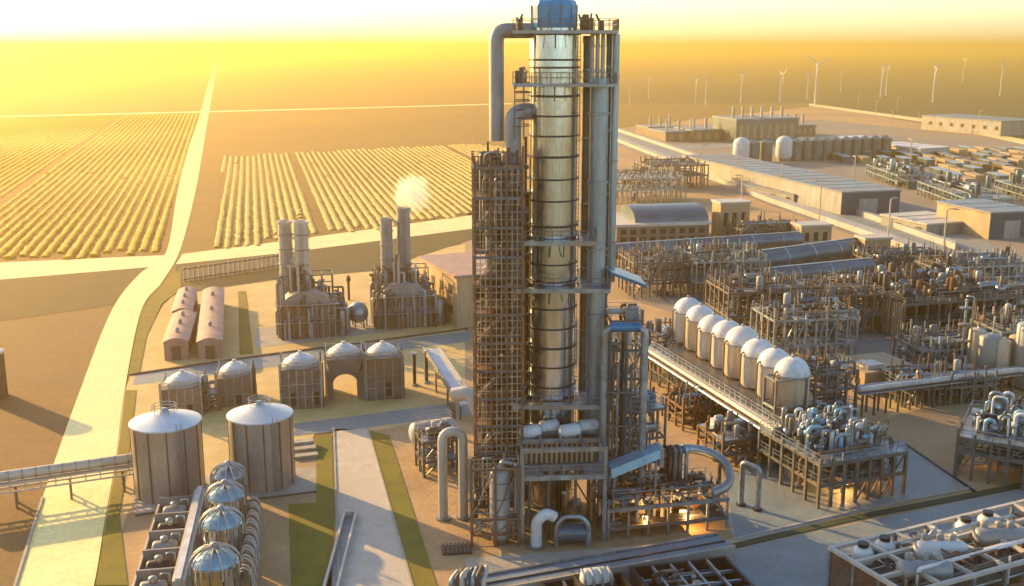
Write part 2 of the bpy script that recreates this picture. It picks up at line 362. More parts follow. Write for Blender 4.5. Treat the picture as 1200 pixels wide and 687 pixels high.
def pipes(root, n, W, D, z0, z1, rmin=.08, rmax=.3, vert=.5, mats=METALS, over=0.0):
    for _ in range(n):
        r = rnd.uniform(rmin, rmax) * rnd.choice([.6, .8, 1, 1])
        x, y = rnd.uniform(.2, W - .2), rnd.uniform(.2, D - .2); z = rnd.uniform(z0, z1)
        P = [Vector((x, y, z))]
        if rnd.random() < vert:
            x2, y2 = rnd.uniform(.2, W - .2), rnd.uniform(.2, D - .2); zt = min(z1 + over, z + rnd.uniform(1.5, 5))
            P = [(x, y, z), (x, y, zt)]
            if rnd.random() < .6: P.append((x2, y, zt))
            if rnd.random() < .3 and len(P) == 3: P.append((x2, y, max(z0, zt - rnd.uniform(1, 3))))
        else:
            if rnd.random() < .5:
                x2 = rnd.uniform(.2, W - .2); P = [(x, y, z), (x2, y, z), (x2, y, z + rnd.uniform(-1.5, 1.5))]
            else:
                y2 = rnd.uniform(.2, D - .2); P = [(x, y, z), (x, y2, z), (x + rnd.uniform(-1.5, 1.5), y2, z)]
        P = [(px, py, max(z0, min(z1 + over, pz))) for px, py, pz in P]
        if all((Vector(a) - Vector(c)).length > .3 for a, c in zip(P, P[1:])):
            MB().tube(P, r, 8).build('pipe', M[rnd.choice(mats)], root, True)
def gear(root, n, W, D, z, mats=('galv', 'paint_grey', 'white', 'steel', 'stainless'), s=1.0):
    """small vessels, pumps and exchangers standing on a deck"""
    for _ in range(n):
        x, y = rnd.uniform(.8, W - .8), rnd.uniform(.8, D - .8); k = rnd.random(); m = M[rnd.choice(mats)]
        if k < .4:
            r = rnd.uniform(.3, .6) * s; L = rnd.uniform(1.2, 2.4) * s
            MB().drum((x - L / 2, y, z + r * 1.1), (x + L / 2, y, z + r * 1.1), r, 12, .5).build('drum', m, root, True)
        elif k < .75:
            r = rnd.uniform(.25, .55) * s; h = rnd.uniform(1.0, 2.3) * s
            MB().drum((x, y, z + .2), (x, y, z + h), r, 12, .6).build('vessel', m, root, True)
        else:
            b = MB(); w = rnd.uniform(.6, 1.2) * s
            b.box(x, y, z + w * .4, w * 1.4, w, w * .8); b.drum((x - w * .3, y, z + w * .95), (x + w * .5, y, z + w * .95), w * .25, 10)
            b.build('pump', m, root, True)
def stubs(root, n, W, D, z, hmin, hmax, mats=('galv', 'steel', 'rust'), name='vent_pipe', r=.12):
    for _ in range(n):
        x, y = rnd.uniform(.1, W - .1), rnd.uniform(.1, D - .1)
        MB().tube([(x, y, z), (x, y, z + rnd.uniform(hmin, hmax))], r * rnd.uniform(.6, 1.4), 6).build(name, M[rnd.choice(mats)], root, True)
def process_unit(label, corner, W, D, levels, nx, ny, rz=TH, w=.3, mname='steel', npipes=20, ngear=6, nstub=8, deck=.5, rail=True, top=1.2, cat='process unit', group=None, brace=.35, name='process_unit', mats=METALS, inner=False, stub_h=(1, 3), gears=1.0, mdeck='galv', topdeck=.2, vert=.5, gmats=('galv', 'paint_grey', 'white', 'steel', 'galv')):
    root = thing(name, label, cat, corner, rz, group); H = levels[-1]
    posts(root, W, D, H, nx, ny, w, mname, inner, top)
    for k, z in enumerate(levels):
        floor_level(root, W, D, z, nx, ny, w * .8, mname, rail=rail, deck=deck if k < len(levels) - 1 else min(1, deck + topdeck), mdeck=mdeck)
    bracing(root, W, D, [0] + levels, nx, mname, w * .5, brace)
    pipes(root, npipes, W, D, .4, H, over=1.2, mats=mats, vert=vert)
    for k, z in enumerate(levels): gear(root, ngear if k == len(levels) - 1 else ngear // 2, W, D, z + .06, gmats, s=gears)
    gear(root, ngear // 2, W, D, .05, gmats, s=gears)
    stubs(root, nstub, W, D, H, *stub_h)
    return root
# ================================================================== LEFT YARD
def silo(loc, r, h, label):
    root = thing('silo', label, 'silo', loc)
    MB().lathe([(r, 0), (r, h)], seg=48).build('shell', M['silo'], root, True)
    MB().lathe([(r + .14, h - .05), (r + .14, h + .12), (r * .5, h + .8), (.25, h + 1.35), (.001, h + 1.4)], seg=48).build('roof', M['roof_blue'], root, True)
    for k in range(12):
        a = 2 * PI * k / 12
        MB().box(0, 0, h / 2, .09, .2, h - .2).build('seam_strip', M['rust'], root, loc=((r + .03) * math.cos(a), (r + .03) * math.sin(a), 0), rz=a)
    MB().lathe([(r + .35, 0), (r + .35, .25), (r + .004, .25)], seg=48).build('base_ring', M['concrete'], root, True)
    b = MB()
    for s_ in (-.3, .3): b.bar((r + .25, s_, .2), (r + .25, s_, h + .9), .07)
    for k in range(int(h / .45)): b.bar((r + .25, -.3, .4 + k * .45), (r + .25, .3, .4 + k * .45), .05)
    b.build('ladder', M['galv'], root, rz=R(-70))
    MB().drum((0, 0, h + 1.3), (0, 0, h + 1.6), .4, 14).build('roof_vent', M['blue_pale'], root, True)
    railing(root, [(r * .35 * math.cos(a), r * .35 * math.sin(a)) for a in [2 * PI * k / 10 for k in range(11)]], h + 1.2, 'galv', .9)
    return root
def gmid(pl, pr): return (at(*pl) + at(*pr)) / 2
silo(at(200, 577), 4.15, 9.3, 'grey silo with pale cone roof where the pipe bridge ends')
silo(at(309, 566), 3.95, 9.2, 'grey silo with pale cone roof behind the row of ribbed domes')
# tank at the frame's edge
t = thing('storage_tank', 'dark brown tank with pale lid alone on the ploughed field', 'tank', at(-8, 465))
MB().lathe([(2.2, 0), (2.2, 7.2)], seg=32).build('shell', M['brown'], t, True)
MB().lathe([(2.35, 7.15), (2.35, 7.4), (.01, 8.1)], seg=32).build('lid', M['cream'], t, True)
# pipe bridge to the silo
p0, p1 = at(-60, 604), at(160, 571); d = p1 - p0; Lb = d.length; ang = math.atan2(d.y, d.x)
t = thing('pipe_bridge', 'long pale pipe bridge crossing the bright road to the silo', 'pipe bridge', p0, ang)
MB().tube([(0, 0, 3.9), (Lb, 0, 3.9)], .62, 16).build('pipe', M['cream'], t, True)
MB().bb(0, -.75, 3.05, Lb, .75, 3.2).build('walkway_deck', M['paint_grey'], t)
b = MB()
for y in (-.8, .8):
    b.bar((0, y, 2.1), (Lb, y, 2.1), .2); b.bar((0, y, 3.12), (Lb, y, 3.12), .22)
    for k in range(int(Lb / 1.7) + 1): b.bar((k * 1.7, y, 2.1), (k * 1.7, y, 3.1), .13)
for k in range(int(Lb / 1.7) + 1): b.bar((k * 1.7, -.8, 2.1), (k * 1.7, .8, 2.1), .1)
b.build('truss', M['cream'], t)
for k in range(4):
    x = Lb * (.06 + .29 * k)
    q = MB()
    for y in (-.7, .7): q.bar((x, y * 1.3, 0), (x, y, 2.05), .28)
    q.bar((x, -.9, 1.0), (x, .9, 1.0), .15); q.build('trestle', M['steel'], t)
for k in range(14): MB().lathe([(.66, -.08), (.66, .08)], seg=14).build('flange', M['galv'], t, True).matrix_local = Matrix.Translation((Lb * (k + .5) / 14, 0, 3.9)) @ Matrix.Rotation(PI / 2, 4, 'Y')

# low pink sheds
def shed(px0, px1, pxb, h, label, mm='pink'):
    a, c, e = at(*px0), at(*px1), at(*pxb); u = c - a; v = e - a
    D = v.length; rz = math.atan2(v.y, v.x) - PI / 2; W = u.length * .95
    t = thing('shed', label, 'shed', a, rz, 'low sheds on the bright yard')
    MB().bb(0, 0, 0, W, D, h).build('wall', M[mm], t)
    r = MB(); n = 6; vs = []
    for y in (-.25, D + .25):
        for k in range(n + 1):
            q = k / n; vs.append((-.25 + (W + .5) * q, y, h + .012 + .7 * math.sin(PI * q)))
    r.add(vs, [(k, k + 1, n + 2 + k, n + 1 + k) for k in range(n)] + [tuple(range(n + 1))[::-1], tuple(range(n + 1, 2 * n + 2))])
    r.build('roof', M['pink'], t, True)
    f = MB()
    for k in range(int(D / 2.4)): f.bb(-.03, .6 + k * 2.4, h * .35, .0 - .001, 1.7 + k * 2.4, h * .8)
    f.build('window', M['dark'], t)
    f = MB().bb(W * .3, -.05, 0, W * .7, -.002, h * .75); f.build('door', M['brown'], t)
    q = MB()
    for k in range(3): q.lathe([(.35, h + .5), (.35, h + 1.3), (.5, h + 1.3), (.01, h + 1.6)], W / 2, D * (.2 + .3 * k), 10)
    q.build('roof_vent', M['galv'], t, True)
shed((193, 423), (222, 419), (205, 388), 3.4, 'nearer long pink shed of the pair in line, closest to the road')
shed((203, 384), (226, 381), (211, 357), 3.2, 'farther pink shed of the pair in line, behind a longer one')
shed((233, 422), (261, 418), (240, 358), 3.3, 'single long pink shed standing alone to the right of a pair')

# domed furnaces with ribbed tops
def furnace(px, W, D, h, label, arch=False, mm='brick', panels=0):
    t = thing('furnace', label, 'furnace', at(*px), TH - R(8), 'domed furnaces in two rows')
    if arch:
        MB().bb(0, 0, 0, W * .17, D, h * .7).bb(W * .83, 0, 0, W, D, h * .7).build('wall', M[mm], t)
        b = MB(); n = 10; vs = []
        for y in (0, D):
            for k in range(n + 1):
                a = PI * k / n; vs.append((W / 2 - W * .33 * math.cos(a), y, h * .42 + h * .22 * math.sin(a)))
            for k in range(n + 1): vs.append((W * k / n, y, h + .003))
        m_ = n + 1; fs = []
        for k in range(n):
            fs += [(k, k + 1, m_ + k + 1, m_ + k), (2 * m_ + k, 3 * m_ + k, 3 * m_ + k + 1, 2 * m_ + k + 1), (k, 2 * m_ + k, 2 * m_ + k + 1, k + 1), (m_ + k, m_ + k + 1, 3 * m_ + k + 1, 3 * m_ + k)]
        b.add(vs, fs); b.build('arch', M[mm], t)
    else:
        MB().bb(0, 0, 0, W, D, h).build('wall', M[mm], t)
        b = MB(); n = max(3, int(W / 1.1))
        for k in range(1, n): b.bb(W * k / n - .09, -.12, .1, W * k / n + .09, -.004, h - .1)
        for k in range(1, max(2, int(h / 2))): b.bb(.1, -.16, k * 2 - .06, W - .1, -.125, k * 2 + .06)
        b.build('buckstay', M['galv'], t)
        for k in range(n):
            if (k + panels) % 3 == 0: MB().bb(W * k / n + .2, -.05, h * .1, W * (k + 1) / n - .2, -.006, h * .42).build('burner_door', M['dark'], t)
        b = MB(); n = max(3, int(D / 1.3))
        for k in range(1, n):
            b.bb(-.12, D * k / n - .09, .1, -.004, D * k / n + .09, h - .1); b.bb(W + .004, D * k / n - .09, .1, W + .12, D * k / n + .09, h - .1)
        b.build('buckstay', M['steel'], t)
    for x, y in ((-.15, -.15), (W + .15, -.15), (W + .15, D + .15), (-.15, D + .15)):
        box_part('corner_post', 'galv', t, .26, .26, h + 1.1, x, y, 0)
    z = h + .02
    for k in range(4):
        r0_, r1_, hh = [(.50, .47, .5), (.45, .37, .5), (.33, .25, .42), (.2, .1, .34)][k]
        tier = MB().lathe([(W * r0_, 0), (W * (r0_ * .6 + r1_ * .4), hh * .55), (W * r1_, hh)], 0, 0, 22).build('roof_tier', M[['paint_grey', 'cream', 'white', 'white'][k]], t, True, loc=(W / 2, D / 2, z)); tier.scale.y = D / W; z += hh + .004
    MB().lathe([(.32, z - .02), (.32, z + .35), (.05, z + .42)], W / 2, D / 2, 12).build('vent_cap', M['white'], t, True)
    railing(t, [(0, 0), (W, 0), (W, D), (0, D), (0, 0)], h, 'galv', 1.0, 1.1)
    b = MB()
    for k in range(9): b.tube([(W + .45, D * (.1 + .09 * k), 0), (W + .45, D * (.1 + .09 * k), h * rnd.uniform(.5, 1.1))], .12, 6)
    b.build('feed_pipe', M['steel'], t, True)
    return t
furnace((191, 489), 5.6, 6, 4.2, 'brick furnace with low stepped pale dome nearest the bright road', panels=0)
furnace((256, 478), 5.0, 6, 4.6, 'brick furnace with low pale dome, second from the bright road', panels=1)
furnace((331, 481), 5.8, 6, 6.3, 'tall barred furnace with pale dome left of the open arch', panels=2, mm='steel')
furnace((384, 470), 5.6, 6, 6.6, 'open arched furnace with daylight showing through its base', arch=True)
furnace((431, 470), 5.3, 6, 6.7, 'tall furnace with pale dome right of the open arch', panels=1, mm='steel')
process_unit('low heap of pipes between the two nearest furnaces', at(232, 484), 3.2, 3, [1.4, 2.8], 2, 2, npipes=16, ngear=3, nstub=4, cat='pipe rack', name='pipe_rack')

# fired heaters with twin chimneys
def heater(px, W, D, h, chim, label, big):
    t = thing('fired_heater', label, 'fired heater', at(*px), TH - R(6), 'fired heaters with twin chimneys')
    MB().bb(0, 0, 0, W, D, h).build('wall', M['steel'], t)
    b = MB(); n = 9
    for k in range(n + 1):
        b.bb(W * k / n - .12, -.16, 0, W * k / n + .12, -.004, h)
    b.build('buckstay', M['paint_grey'], t)
    b = MB(); vs = []; n = 10
    for y in (.2, D * .55):
        for k in range(n + 1):
            a = PI * k / n; vs.append((W / 2 - W * .44 * math.cos(a), y, h + .01 + 2.4 * math.sin(a)))
    b.add(vs, [(k, k + 1, n + 2 + k, n + 1 + k) for k in range(n)] + [tuple(range(n + 1)), tuple(range(n + 1, 2 * n + 2))[::-1]])
    b.build('barrel_roof', M['paint_grey'], t, True)
    for (x, y, r, H) in chim:
        c = MB().lathe([(r * 1.12, h), (r, h + 5), (r * .96, H), (r * 1.1, H + .01), (r * 1.1, H + .5), (r * .8, H + .5), (r * .78, H - 1)], x, y, 20).build('chimney', M['cream' if big else 'paint_grey'], t, True)
        for k in range(4): MB().lathe([(r * 1.0, 0), (r * 1.14, .02), (r * 1.14, .22), (r * 1.0, .24)], 0, 0, 20).build('band', M['galv'], c, True, loc=(x, y, h + (H - h) * (.25 + .2 * k)))
        q = MB()
        for s_ in (-.25, .25): q.bar((x + s_, y - r - .3, h), (x + s_, y - r - .3, H), .06)
        for k in range(int((H - h) / .6)): q.bar((x - .25, y - r - .3, h + k * .6), (x + .25, y - r - .3, h + k * .6), .05)
        q.build('ladder', M['steel'], c)
    for i in range(46):     # riser pipes standing round the box
        e = rnd.random()
        x, y = (rnd.uniform(-.8, W + .8), -.5) if e < .45 else ((W + rnd.uniform(.4, 2.2), rnd.uniform(0, D)) if e < .8 else (-rnd.uniform(.4, 1.0), rnd.uniform(0, D)))
        z = rnd.uniform(.45, 1.25) * h
        MB().tube([(x, y, 0), (x, y, z), (x * .8 + W * .1, y + (.9 if y < 0 else 0), z)], rnd.uniform(.14, .3), 8).build('riser_pipe', M[rnd.choice(['galv', 'steel', 'rust', 'brown', 'paint_grey'])], t, True)
    xm = sum(q[0] for q in chim) / len(chim)
    for i in range(74):
        x, y = rnd.uniform(-.6, W + 1.6), rnd.uniform(.6, D)
        hp = max(1.0, 8.5 - abs(x - xm) * 1.05) * rnd.uniform(.55, 1.0)
        MB().tube([(x, y, h - .5 if 0 < x < W else .2), (x, y, h + hp), (x + rnd.choice([-.7, 0, .7]), y, h + hp + .05)], rnd.uniform(.12, .3), 7, .3).build('stub_pipe', M[rnd.choice(['galv', 'steel', 'rust', 'paint_grey', 'brown', 'cream'])], t, True)
    for i in range(3):
        y = D * (.15 + .3 * i); r = 1.1
        MB().drum((W + 1.7, y, 0), (W + 1.7, y, 4.2 + rnd.uniform(-1, 1)), r, 14).build('side_vessel', M['galv'], t, True)
    for z in (h * .5, h * 1.02): 
        MB().bb(-1, -1.1, z - .12, W + 1, -.18, z).build('gantry', M['galv'], t)
        railing(t, [(-1, -1.1), (W + 1, -1.1)], z, 'galv')
    b = MB()
    for k in range(6): 
        x = W * k / 5; b.bar((x, D * .5, h), (x, D * .5, h + 4.6), .2); b.bar((x, D, h), (x, D, h + 4.6), .2); b.bar((x, D * .5, h + 4.6), (x, D, h + 4.6), .18)
    for z in (2.3, 4.6): b.bar((0, D * .5, h + z), (W, D * .5, h + z), .18); b.bar((0, D, h + z), (W, D, h + z), .18)
    b.build('pipe_frame', M['steel'], t)
    return t
heater((331, 398), 10.0, 9, 6.6, [(1.4, 7.5, 1.35, 21.0), (4.4, 5.2, 1.35, 21.2)], 'steel fired heater with two cream chimneys on its left side', True)
heater((444, 386), 10.5, 9, 6.4, [(2.6, 7, 1.25, 20.3), (6.0, 6.5, 1.35, 22.5)], 'steel fired heater with two grey chimneys, the right one taller', False)
t = thing('sphere_tank', 'small round tank on legs between the two fired heaters', 'tank', at(420, 383))
MB().drum((0, 0, 2.9), (0, 0, 2.95), 2.1, 20, 1.0).build('ball', M['galv'], t, True)
for k in range(6):
    a = PI * k / 3; MB().bar((1.7 * math.cos(a), 1.7 * math.sin(a), 0), (1.7 * math.cos(a), 1.7 * math.sin(a), 2.6), .25).build('leg', M['steel'], t)
t = thing('flare_pole', 'thin dark pole with a small head behind the round tank', 'pole', at(409, 352))
MB().tube([(0, 0, 0), (0, 0, 4.2)], .28, 8).build('pole', M['brown'], t, True); MB().lathe([(.3, 4.1), (.55, 4.5), (.4, 5.3), (.1, 5.6)], seg=10).build('head', M['brown'], t, True)
# bar fence along the field verge
a, c = at(216, 330), at(330, 313); d = c - a
t = thing('bar_fence', 'long fence of thick upright bars along the crop field', 'fence', a, math.atan2(d.y, d.x))
L_ = d.length; n = 20
for k in range(n + 1): box_part('bar', 'cream', t, .42, .3, 3.3, L_ * k / n, 0, 0)
for z in (.5, 3.0): MB().bb(-.3, -.29, z - .12, L_ + .3, -.18, z + .12).build('rail', M['brown'], t)
# row of domed vessels with ribbed hats
for k, (px, r, h, lab) in enumerate([((257, 730), 2.05, 6.2, 'domed vessel with blue ribbed hat, nearest in its row'),
        ((264, 676), 1.95, 5.9, 'domed vessel with blue ribbed hat, second in its row from the front'),
        ((268, 640), 1.85, 5.8, 'domed vessel with blue ribbed hat, second in its row from the silos'),
        ((271, 610), 1.75, 5.4, 'grey domed vessel at the silo end of its row, under a bristle of pipes')]):
    t = thing('domed_vessel', lab, 'vessel', at(*px), TH, 'row of domed vessels in front of the silos')
    MB().lathe([(r, 0), (r, h), (r + .12, h + .02), (r + .12, h + .2)], seg=28).build('shell', M['stainless' if k < 3 else 'galv'], t, True)
    prof = [(r * math.cos(PI / 2 * q / 6), h + .21 + r * .5 * math.sin(PI / 2 * q / 6)) for q in range(6)] + [(.01, h + .21 + r * .5)]
    MB().lathe(prof, seg=28).build('dome', M['blue_pale' if k < 3 else 'galv'], t, True)
    for q in range(14):
        a = 2 * PI * q / 14; c_, s_ = math.cos(a), math.sin(a)
        MB().tube([(c_ * (r + .3), s_ * (r + .3), h - .8), (c_ * (r + .28), s_ * (r + .28), h + .7), (c_ * r * .62, s_ * r * .62, h + r * .5 + .6), (c_ * .3, s_ * .3, h + r * .5 + .75)], .085, 6, .5).build('rib', M['cream' if q % 2 else 'galv'], t, True)
    for q in range(10):
        a = 2 * PI * q / 10; MB().bar((math.cos(a) * (r + .12), math.sin(a) * (r + .12), 0), (math.cos(a) * (r + .12), math.sin(a) * (r + .12), h), .12).build('stiffener', M['steel'], t)
    MB().drum((0, 0, h + r * .5 + .3), (0, 0, h + r * .5 + 1.0), .35, 12).build('nozzle', M['galv'], t, True)
t = thing('pipe_ladder', 'upright comb of curved pale pipes right of the domed vessels', 'pipe rack', at(296, 720), R(100))
for k in range(26):
    x = k * .72; MB().tube([(x, 0, 0), (x, 0, 4.2), (x + .3, .9, 4.6), (x + .3, 1.2, 3.6)], .11, 6, .5).build('hoop', M['cream' if k % 3 else 'steel'], t, True)
for z in (1.4, 3.2): MB().bar((0, -.12, z), (18.4, -.12, z), .14).build('rail', M['galv'], t)
# open machine bay
a = at(150, 720); c = at(186, 605); d = c - a
bay = thing('machine_bay', 'open bay with dark stalls and a thick cream side wall', 'machine bay', a, math.atan2(d.y, d.x) - PI / 2)
Lb = d.length; Wb = 5.6
MB().bb(0, 0, 0, Wb, Lb, .25).build('floor_slab', M['concrete'], bay)
MB().bb(Wb - 1.3, 0, .26, Wb, Lb, 3.1).build('side_wall', M['cream'], bay); MB().bb(Wb - .95, -.1, 3.11, Wb - .4, Lb + .1, 3.4).build('coping', M['white'], bay)
MB().bb(0, 0, .26, .25, Lb, 1.5).build('kerb_wall', M['cream'], bay)
for k in range(6):
    y = Lb * k / 5; MB().bb(.26, y - .14, .27, Wb - 1.31, y + .14, 2.3).build('divider', M['paint_grey'], bay)
dm = bay.matrix_basis if False else Matrix.Translation(bay.location) @ Matrix.Rotation(bay.rotation_euler.z, 4, 'Z')
for k in range(5):
    o = dm @ Vector((.6, Lb * (k + .5) / 5, .26))
    p = thing('pump', ['pump on the floor of the bay, nearest stall', 'pump in the second stall of the open bay', 'pump in the middle stall of the open bay', 'pump in the second stall from the silo end', 'pump in the stall of the bay nearest the silo'][k], 'pump', o, bay.rotation_euler.z, 'dark pumps in the open bay')
    MB().bb(0, -.9, 0, 3.2, .9, .25).build('skid', M['dark'], p)
    MB().drum((.6, 0, 1.05), (2.6, 0, 1.05), .8, 16).build('casing', M['dark' if k % 2 else 'paint_grey'], p, True)
    MB().drum((1.6, 0, 1.7), (1.6, 0, 2.2), .45, 12).build('motor', M['galv'], p, True)
    MB().tube([(2.3, .4, 1.6), (2.3, .4, 2.4), (3.1, .4, 2.4), (3.1, .4, .3)], .14, 8).build('outlet_pipe', M['galv'], p, True)
t = thing('kerb_frame', 'narrow cream concrete channel beside the wide grass strip', 'channel', at(386, 700), R(92))
d = at(386, 607) - at(386, 700); 
MB().bb(0, -.8, .0, d.length, -.55, .7).bb(0, .55, .0, d.length, .8, .7).bb(d.length, -.8, 0, d.length + .3, .8, .705).build('wall', M['cream'], t)
MB().bb(0, -.54, .02, d.length - .01, .54, .12).build('floor', M['asphalt'], t)
# low steps beyond the right silo
t = thing('concrete_steps', 'low pale steps by the grass beyond the right silo', 'steps', at(345, 540))
for k in range(3): MB().bb(0, k * 2.0, 0, 3.2, k * 2.0 + 1.2, .5 + .25 * k).build('step', M['concrete'], t)
# inclined conveyor with posts
a, c = at(506, 445), at(548, 492); d = c - a
t = thing('conveyor', 'pale sloping conveyor trough running down beside the steel tower', 'conveyor', a, math.atan2(d.y, d.x))
Lc = d.length; b = MB(); 
b.bar((0, 0, 5.2), (Lc, 0, 2.4), 2.4, .3); b.build('belt', M['white'], t)
for s_ in (-1.3, 1.3): MB().bar((0, s_, 5.45), (Lc, s_, 2.65), .18, 1.0).build('side_rail', M['paint_grey'], t)
for k in range(4):
    x = Lc * k / 3; z = 5.0 - 2.8 * k / 3
    for s_ in (-1.1, 1.1): MB().bar((x, s_, 0), (x, s_, z), .25).build('leg', M['steel'], t)
for k, px in enumerate([(486, 452), (500, 449)]):
    t = thing('steel_post', ['thick brown post, left of a pair by the furnaces', 'thick brown post, right of a pair by the conveyor head'][k], 'post', at(*px), TH, 'pair of brown posts')
    MB().tube([(0, 0, 0), (0, 0, 5.4)], .28, 10).build('shaft', M['brown'], t, True); MB().bb(-.5, -.5, 0, .5, .5, .3).build('base_plate', M['concrete'], t); MB().bb(-.45, -.45, 5.41, .45, .45, 5.6).build('cap', M['galv'], t)
# tan building behind the tower
a = at(536, 385); t = thing('control_building', 'tan block building behind the left scaffold, lit by the sun', 'building', a, TH + R(6))
MB().bb(0, 0, 0, 12, 22, 10).build('wall', M['tan'], t); MB().bb(-.3, -.3, 10.01, 12.3, 22.3, 10.6).build('roof', M['pink'], t)
for k in range(4):
    for z in (2.2, 6.2): 
        f = MB().bb(-.06, 2.5 + k * 5, z, -.004, 4.6 + k * 5, z + 1.8).build('window', M['dark'], t)
        MB().bb(-.16, 2.3 + k * 5, z - .22, -.004, 4.8 + k * 5, z - .02).build('sill', M['cream'], f)
MB().bb(4, -.06, 0, 6.4, -.004, 2.6).build('door', M['brown'], t)

# ================================================================== TALL COLUMN AND ITS TOWERS
YC = 121.0; cz = lambda py: zat(py, YC)
cx = xat(647, YC, 30); ztop = cz(33); Rc = 2.82
col = thing('distillation_column', 'tall shiny banded steel column with blue dome top in the middle', 'column', (cx, YC, 0), 0)
prof = [(Rc * .97, 0), (Rc * .97, cz(505)), (Rc, cz(500))]
bands = [500, 447, 424, 402, 380, 357, 326, 306, 281, 262, 233, 208, 182, 158, 135, 112, 79, 70, 40]
MB().lathe(prof[:2] + [(Rc * .95, ztop)], seg=56).build('shell', M['stainless'], col, True)
for i, py in enumerate(bands):
    z = cz(py); hb = .06 if i % 3 else .09
    MB().lathe([(Rc * .95, z - hb - .05), (Rc * 1.03, z - hb), (Rc * 1.03, z + hb), (Rc * .95, z + hb + .05)], seg=56).build('band_ring', M['dark'], col, True)
MB().lathe([(Rc * .88, ztop + .02), (Rc * .9, ztop + 2.3), (Rc * .84, ztop + 2.8), (Rc * .66, ztop + 3.1), (.01, ztop + 3.2)], seg=12, a0=R(15)).build('dome', M['glass'], col)
b = MB()
for k in range(12):
    a = R(15) + 2 * PI * k / 12; c_, s_ = math.cos(a), math.sin(a)
    b.bar((c_ * Rc * .89, s_ * Rc * .89, ztop), (c_ * Rc * .91, s_ * Rc * .91, ztop + 2.3), .1); b.bar((c_ * Rc * .91, s_ * Rc * .91, ztop + 2.3), (c_ * Rc * .66, s_ * Rc * .66, ztop + 3.12), .1)
b.build('dome_rib', M['steel'], col)
def platform(py, x0, x1, y0, y1, label_name='platform', deckm='galv', rail='steel', th=.35):
    z = cz(py); hole = Rc + .15; b = MB()
    b.bb(x0, y0, z - th, x1, -hole, z); b.bb(x0, hole, z - th, x1, y1, z)
    b.bb(x0, -hole + .003, z - th, -hole, hole - .003, z); b.bb(hole, -hole + .003, z - th, x1, hole - .003, z)
    p = b.build(label_name, M[deckm], col)
    b = MB()
    for k in range(6): 
        x = x0 + .3 + (x1 - x0 - .6) * k / 5; b.bar((x, y0 + .2, z - th - .1), (x, -hole, z - th - .1), .2)
        b.bar((x, y0 + .15, z - th - .2), (x, -Rc + .1 if abs(x) < 1.5 else -hole, z - th - 1.5), .13) if abs(x) < 2.6 else None
    b.build('bracket', M['steel'], p)
    r = railing(p, [(x0, y0), (x1, y0), (x1, y1), (x0, y1), (x0, y0)], z + .003, rail, 1.15, 1.0, .09)
    return z
xr = xat(720, YC, 50) - cx; xl = xat(601, YC, 50) - cx
platform(36, xl, xr, -3.6, 3.4); platform(97, xl, xr - .1, -3.5, 3.2); platform(276, xl + .5, xat(695, YC, 30) - cx, -3.9, 3.2, th=.5)
platform(330, xl - .6, xat(712, YC, 28) - cx, -3.9, 3.2, th=.5); platform(462, xl + .2, xat(706, YC, 18) - cx, -4.1, 3.3, th=.5)
zt = cz(36)
for i in range(11):
    x = rnd.choice([rnd.uniform(xl + .4, -2.9), rnd.uniform(3.0, xr - .4), rnd.uniform(3.0, xr - .4)]); y = rnd.uniform(-3.2, 3)
    m = MB().drum((x, y, zt), (x, y, zt + rnd.uniform(.5, 1.5)), rnd.uniform(.15, .4), 10)
    m.tube([(x, y, zt + .6), (x + rnd.uniform(-.6, .6), y, zt + rnd.uniform(1.2, 1.9))], .12, 6); m.build('relief_valve', M[rnd.choice(['galv', 'brown', 'steel', 'rust'])], col, True)
z2 = cz(97)
for i in range(7):
    x = rnd.uniform(xl + .4, -2.9); y = rnd.uniform(-3.2, 3)
    MB().drum((x, y, z2), (x, y, z2 + rnd.uniform(.5, 1.8)), rnd.uniform(.15, .35), 10).build('valve', M[rnd.choice(['galv', 'brown', 'rust'])], col, True)
b = MB()    # braced strut cage left of the column between the two top platforms
for k in range(5):
    z = cz(97) - 1.0 - k * .9; b.bar((xl + .2, -2.6, z), (-Rc * .9, -1.4, z), .12); b.bar((xl + .2, 1.5, z), (-Rc * .9, 1.2, z), .12)
for x in (xl + .2, xl + 1.2, xl + 2.0): b.bar((x, -2.6, cz(97)), (x, -2.6, cz(97) - 6), .12); b.bar((x, 1.5, cz(97)), (x, 1.5, cz(97) - 6), .12)
b.build('strut_cage', M['steel'], col)
# caged ladder down the near face
b = MB(); lx = 2.55
for s_ in (-.25, .25): b.bar((lx + s_, -1.75, 3), (lx + s_, -1.75, zt), .07)
for k in range(int((zt - 3) / .5)): b.bar((lx - .25, -1.75, 3 + k * .5), (lx + .25, -1.75, 3 + k * .5), .05)
b.build('ladder', M['steel'], col)
MB().lathe([(Rc + .9, 0), (Rc + .9, .9), (Rc + .4, .9)], seg=40).build('plinth', M['concrete'], col, True)

def riser(px, Y, pyt, pyb, r, label, mname, flange=True, head=None, cat='pipe'):
    x = xat(px, Y, 30); zt_, zb = zat(pyt, Y), (zat(pyb, Y) if pyb else 0)
    t = thing('riser_pipe', label, cat, (x, Y, zb), 0)
    H = zt_ - zb
    pts = [(0, 0, 0), (0, 0, H)] + ([(h[0], h[1], H + h[2]) for h in head] if head else [])
    MB().tube(pts, r, 20, bend=2.2 * r).build('barrel', M[mname], t, True)
    if flange:
        for k in range(max(2, int(H / 7))):
            MB().lathe([(r, -.14), (r * 1.18, -.1), (r * 1.18, .1), (r, .14)], 0, 0, 18).build('flange', M['galv'], t, True, loc=(0, 0, H * (k + .5) / max(2, int(H / 7))))
    return t
riser(582.5, 120.5, 36, 165, .82, 'fat grey overhead pipe looping from the column top down its left', 'paint_grey', False, [(2.3, .3, 0), (xat(625, YC, 50) - xat(582, 120.5, 50), .5, 0)])
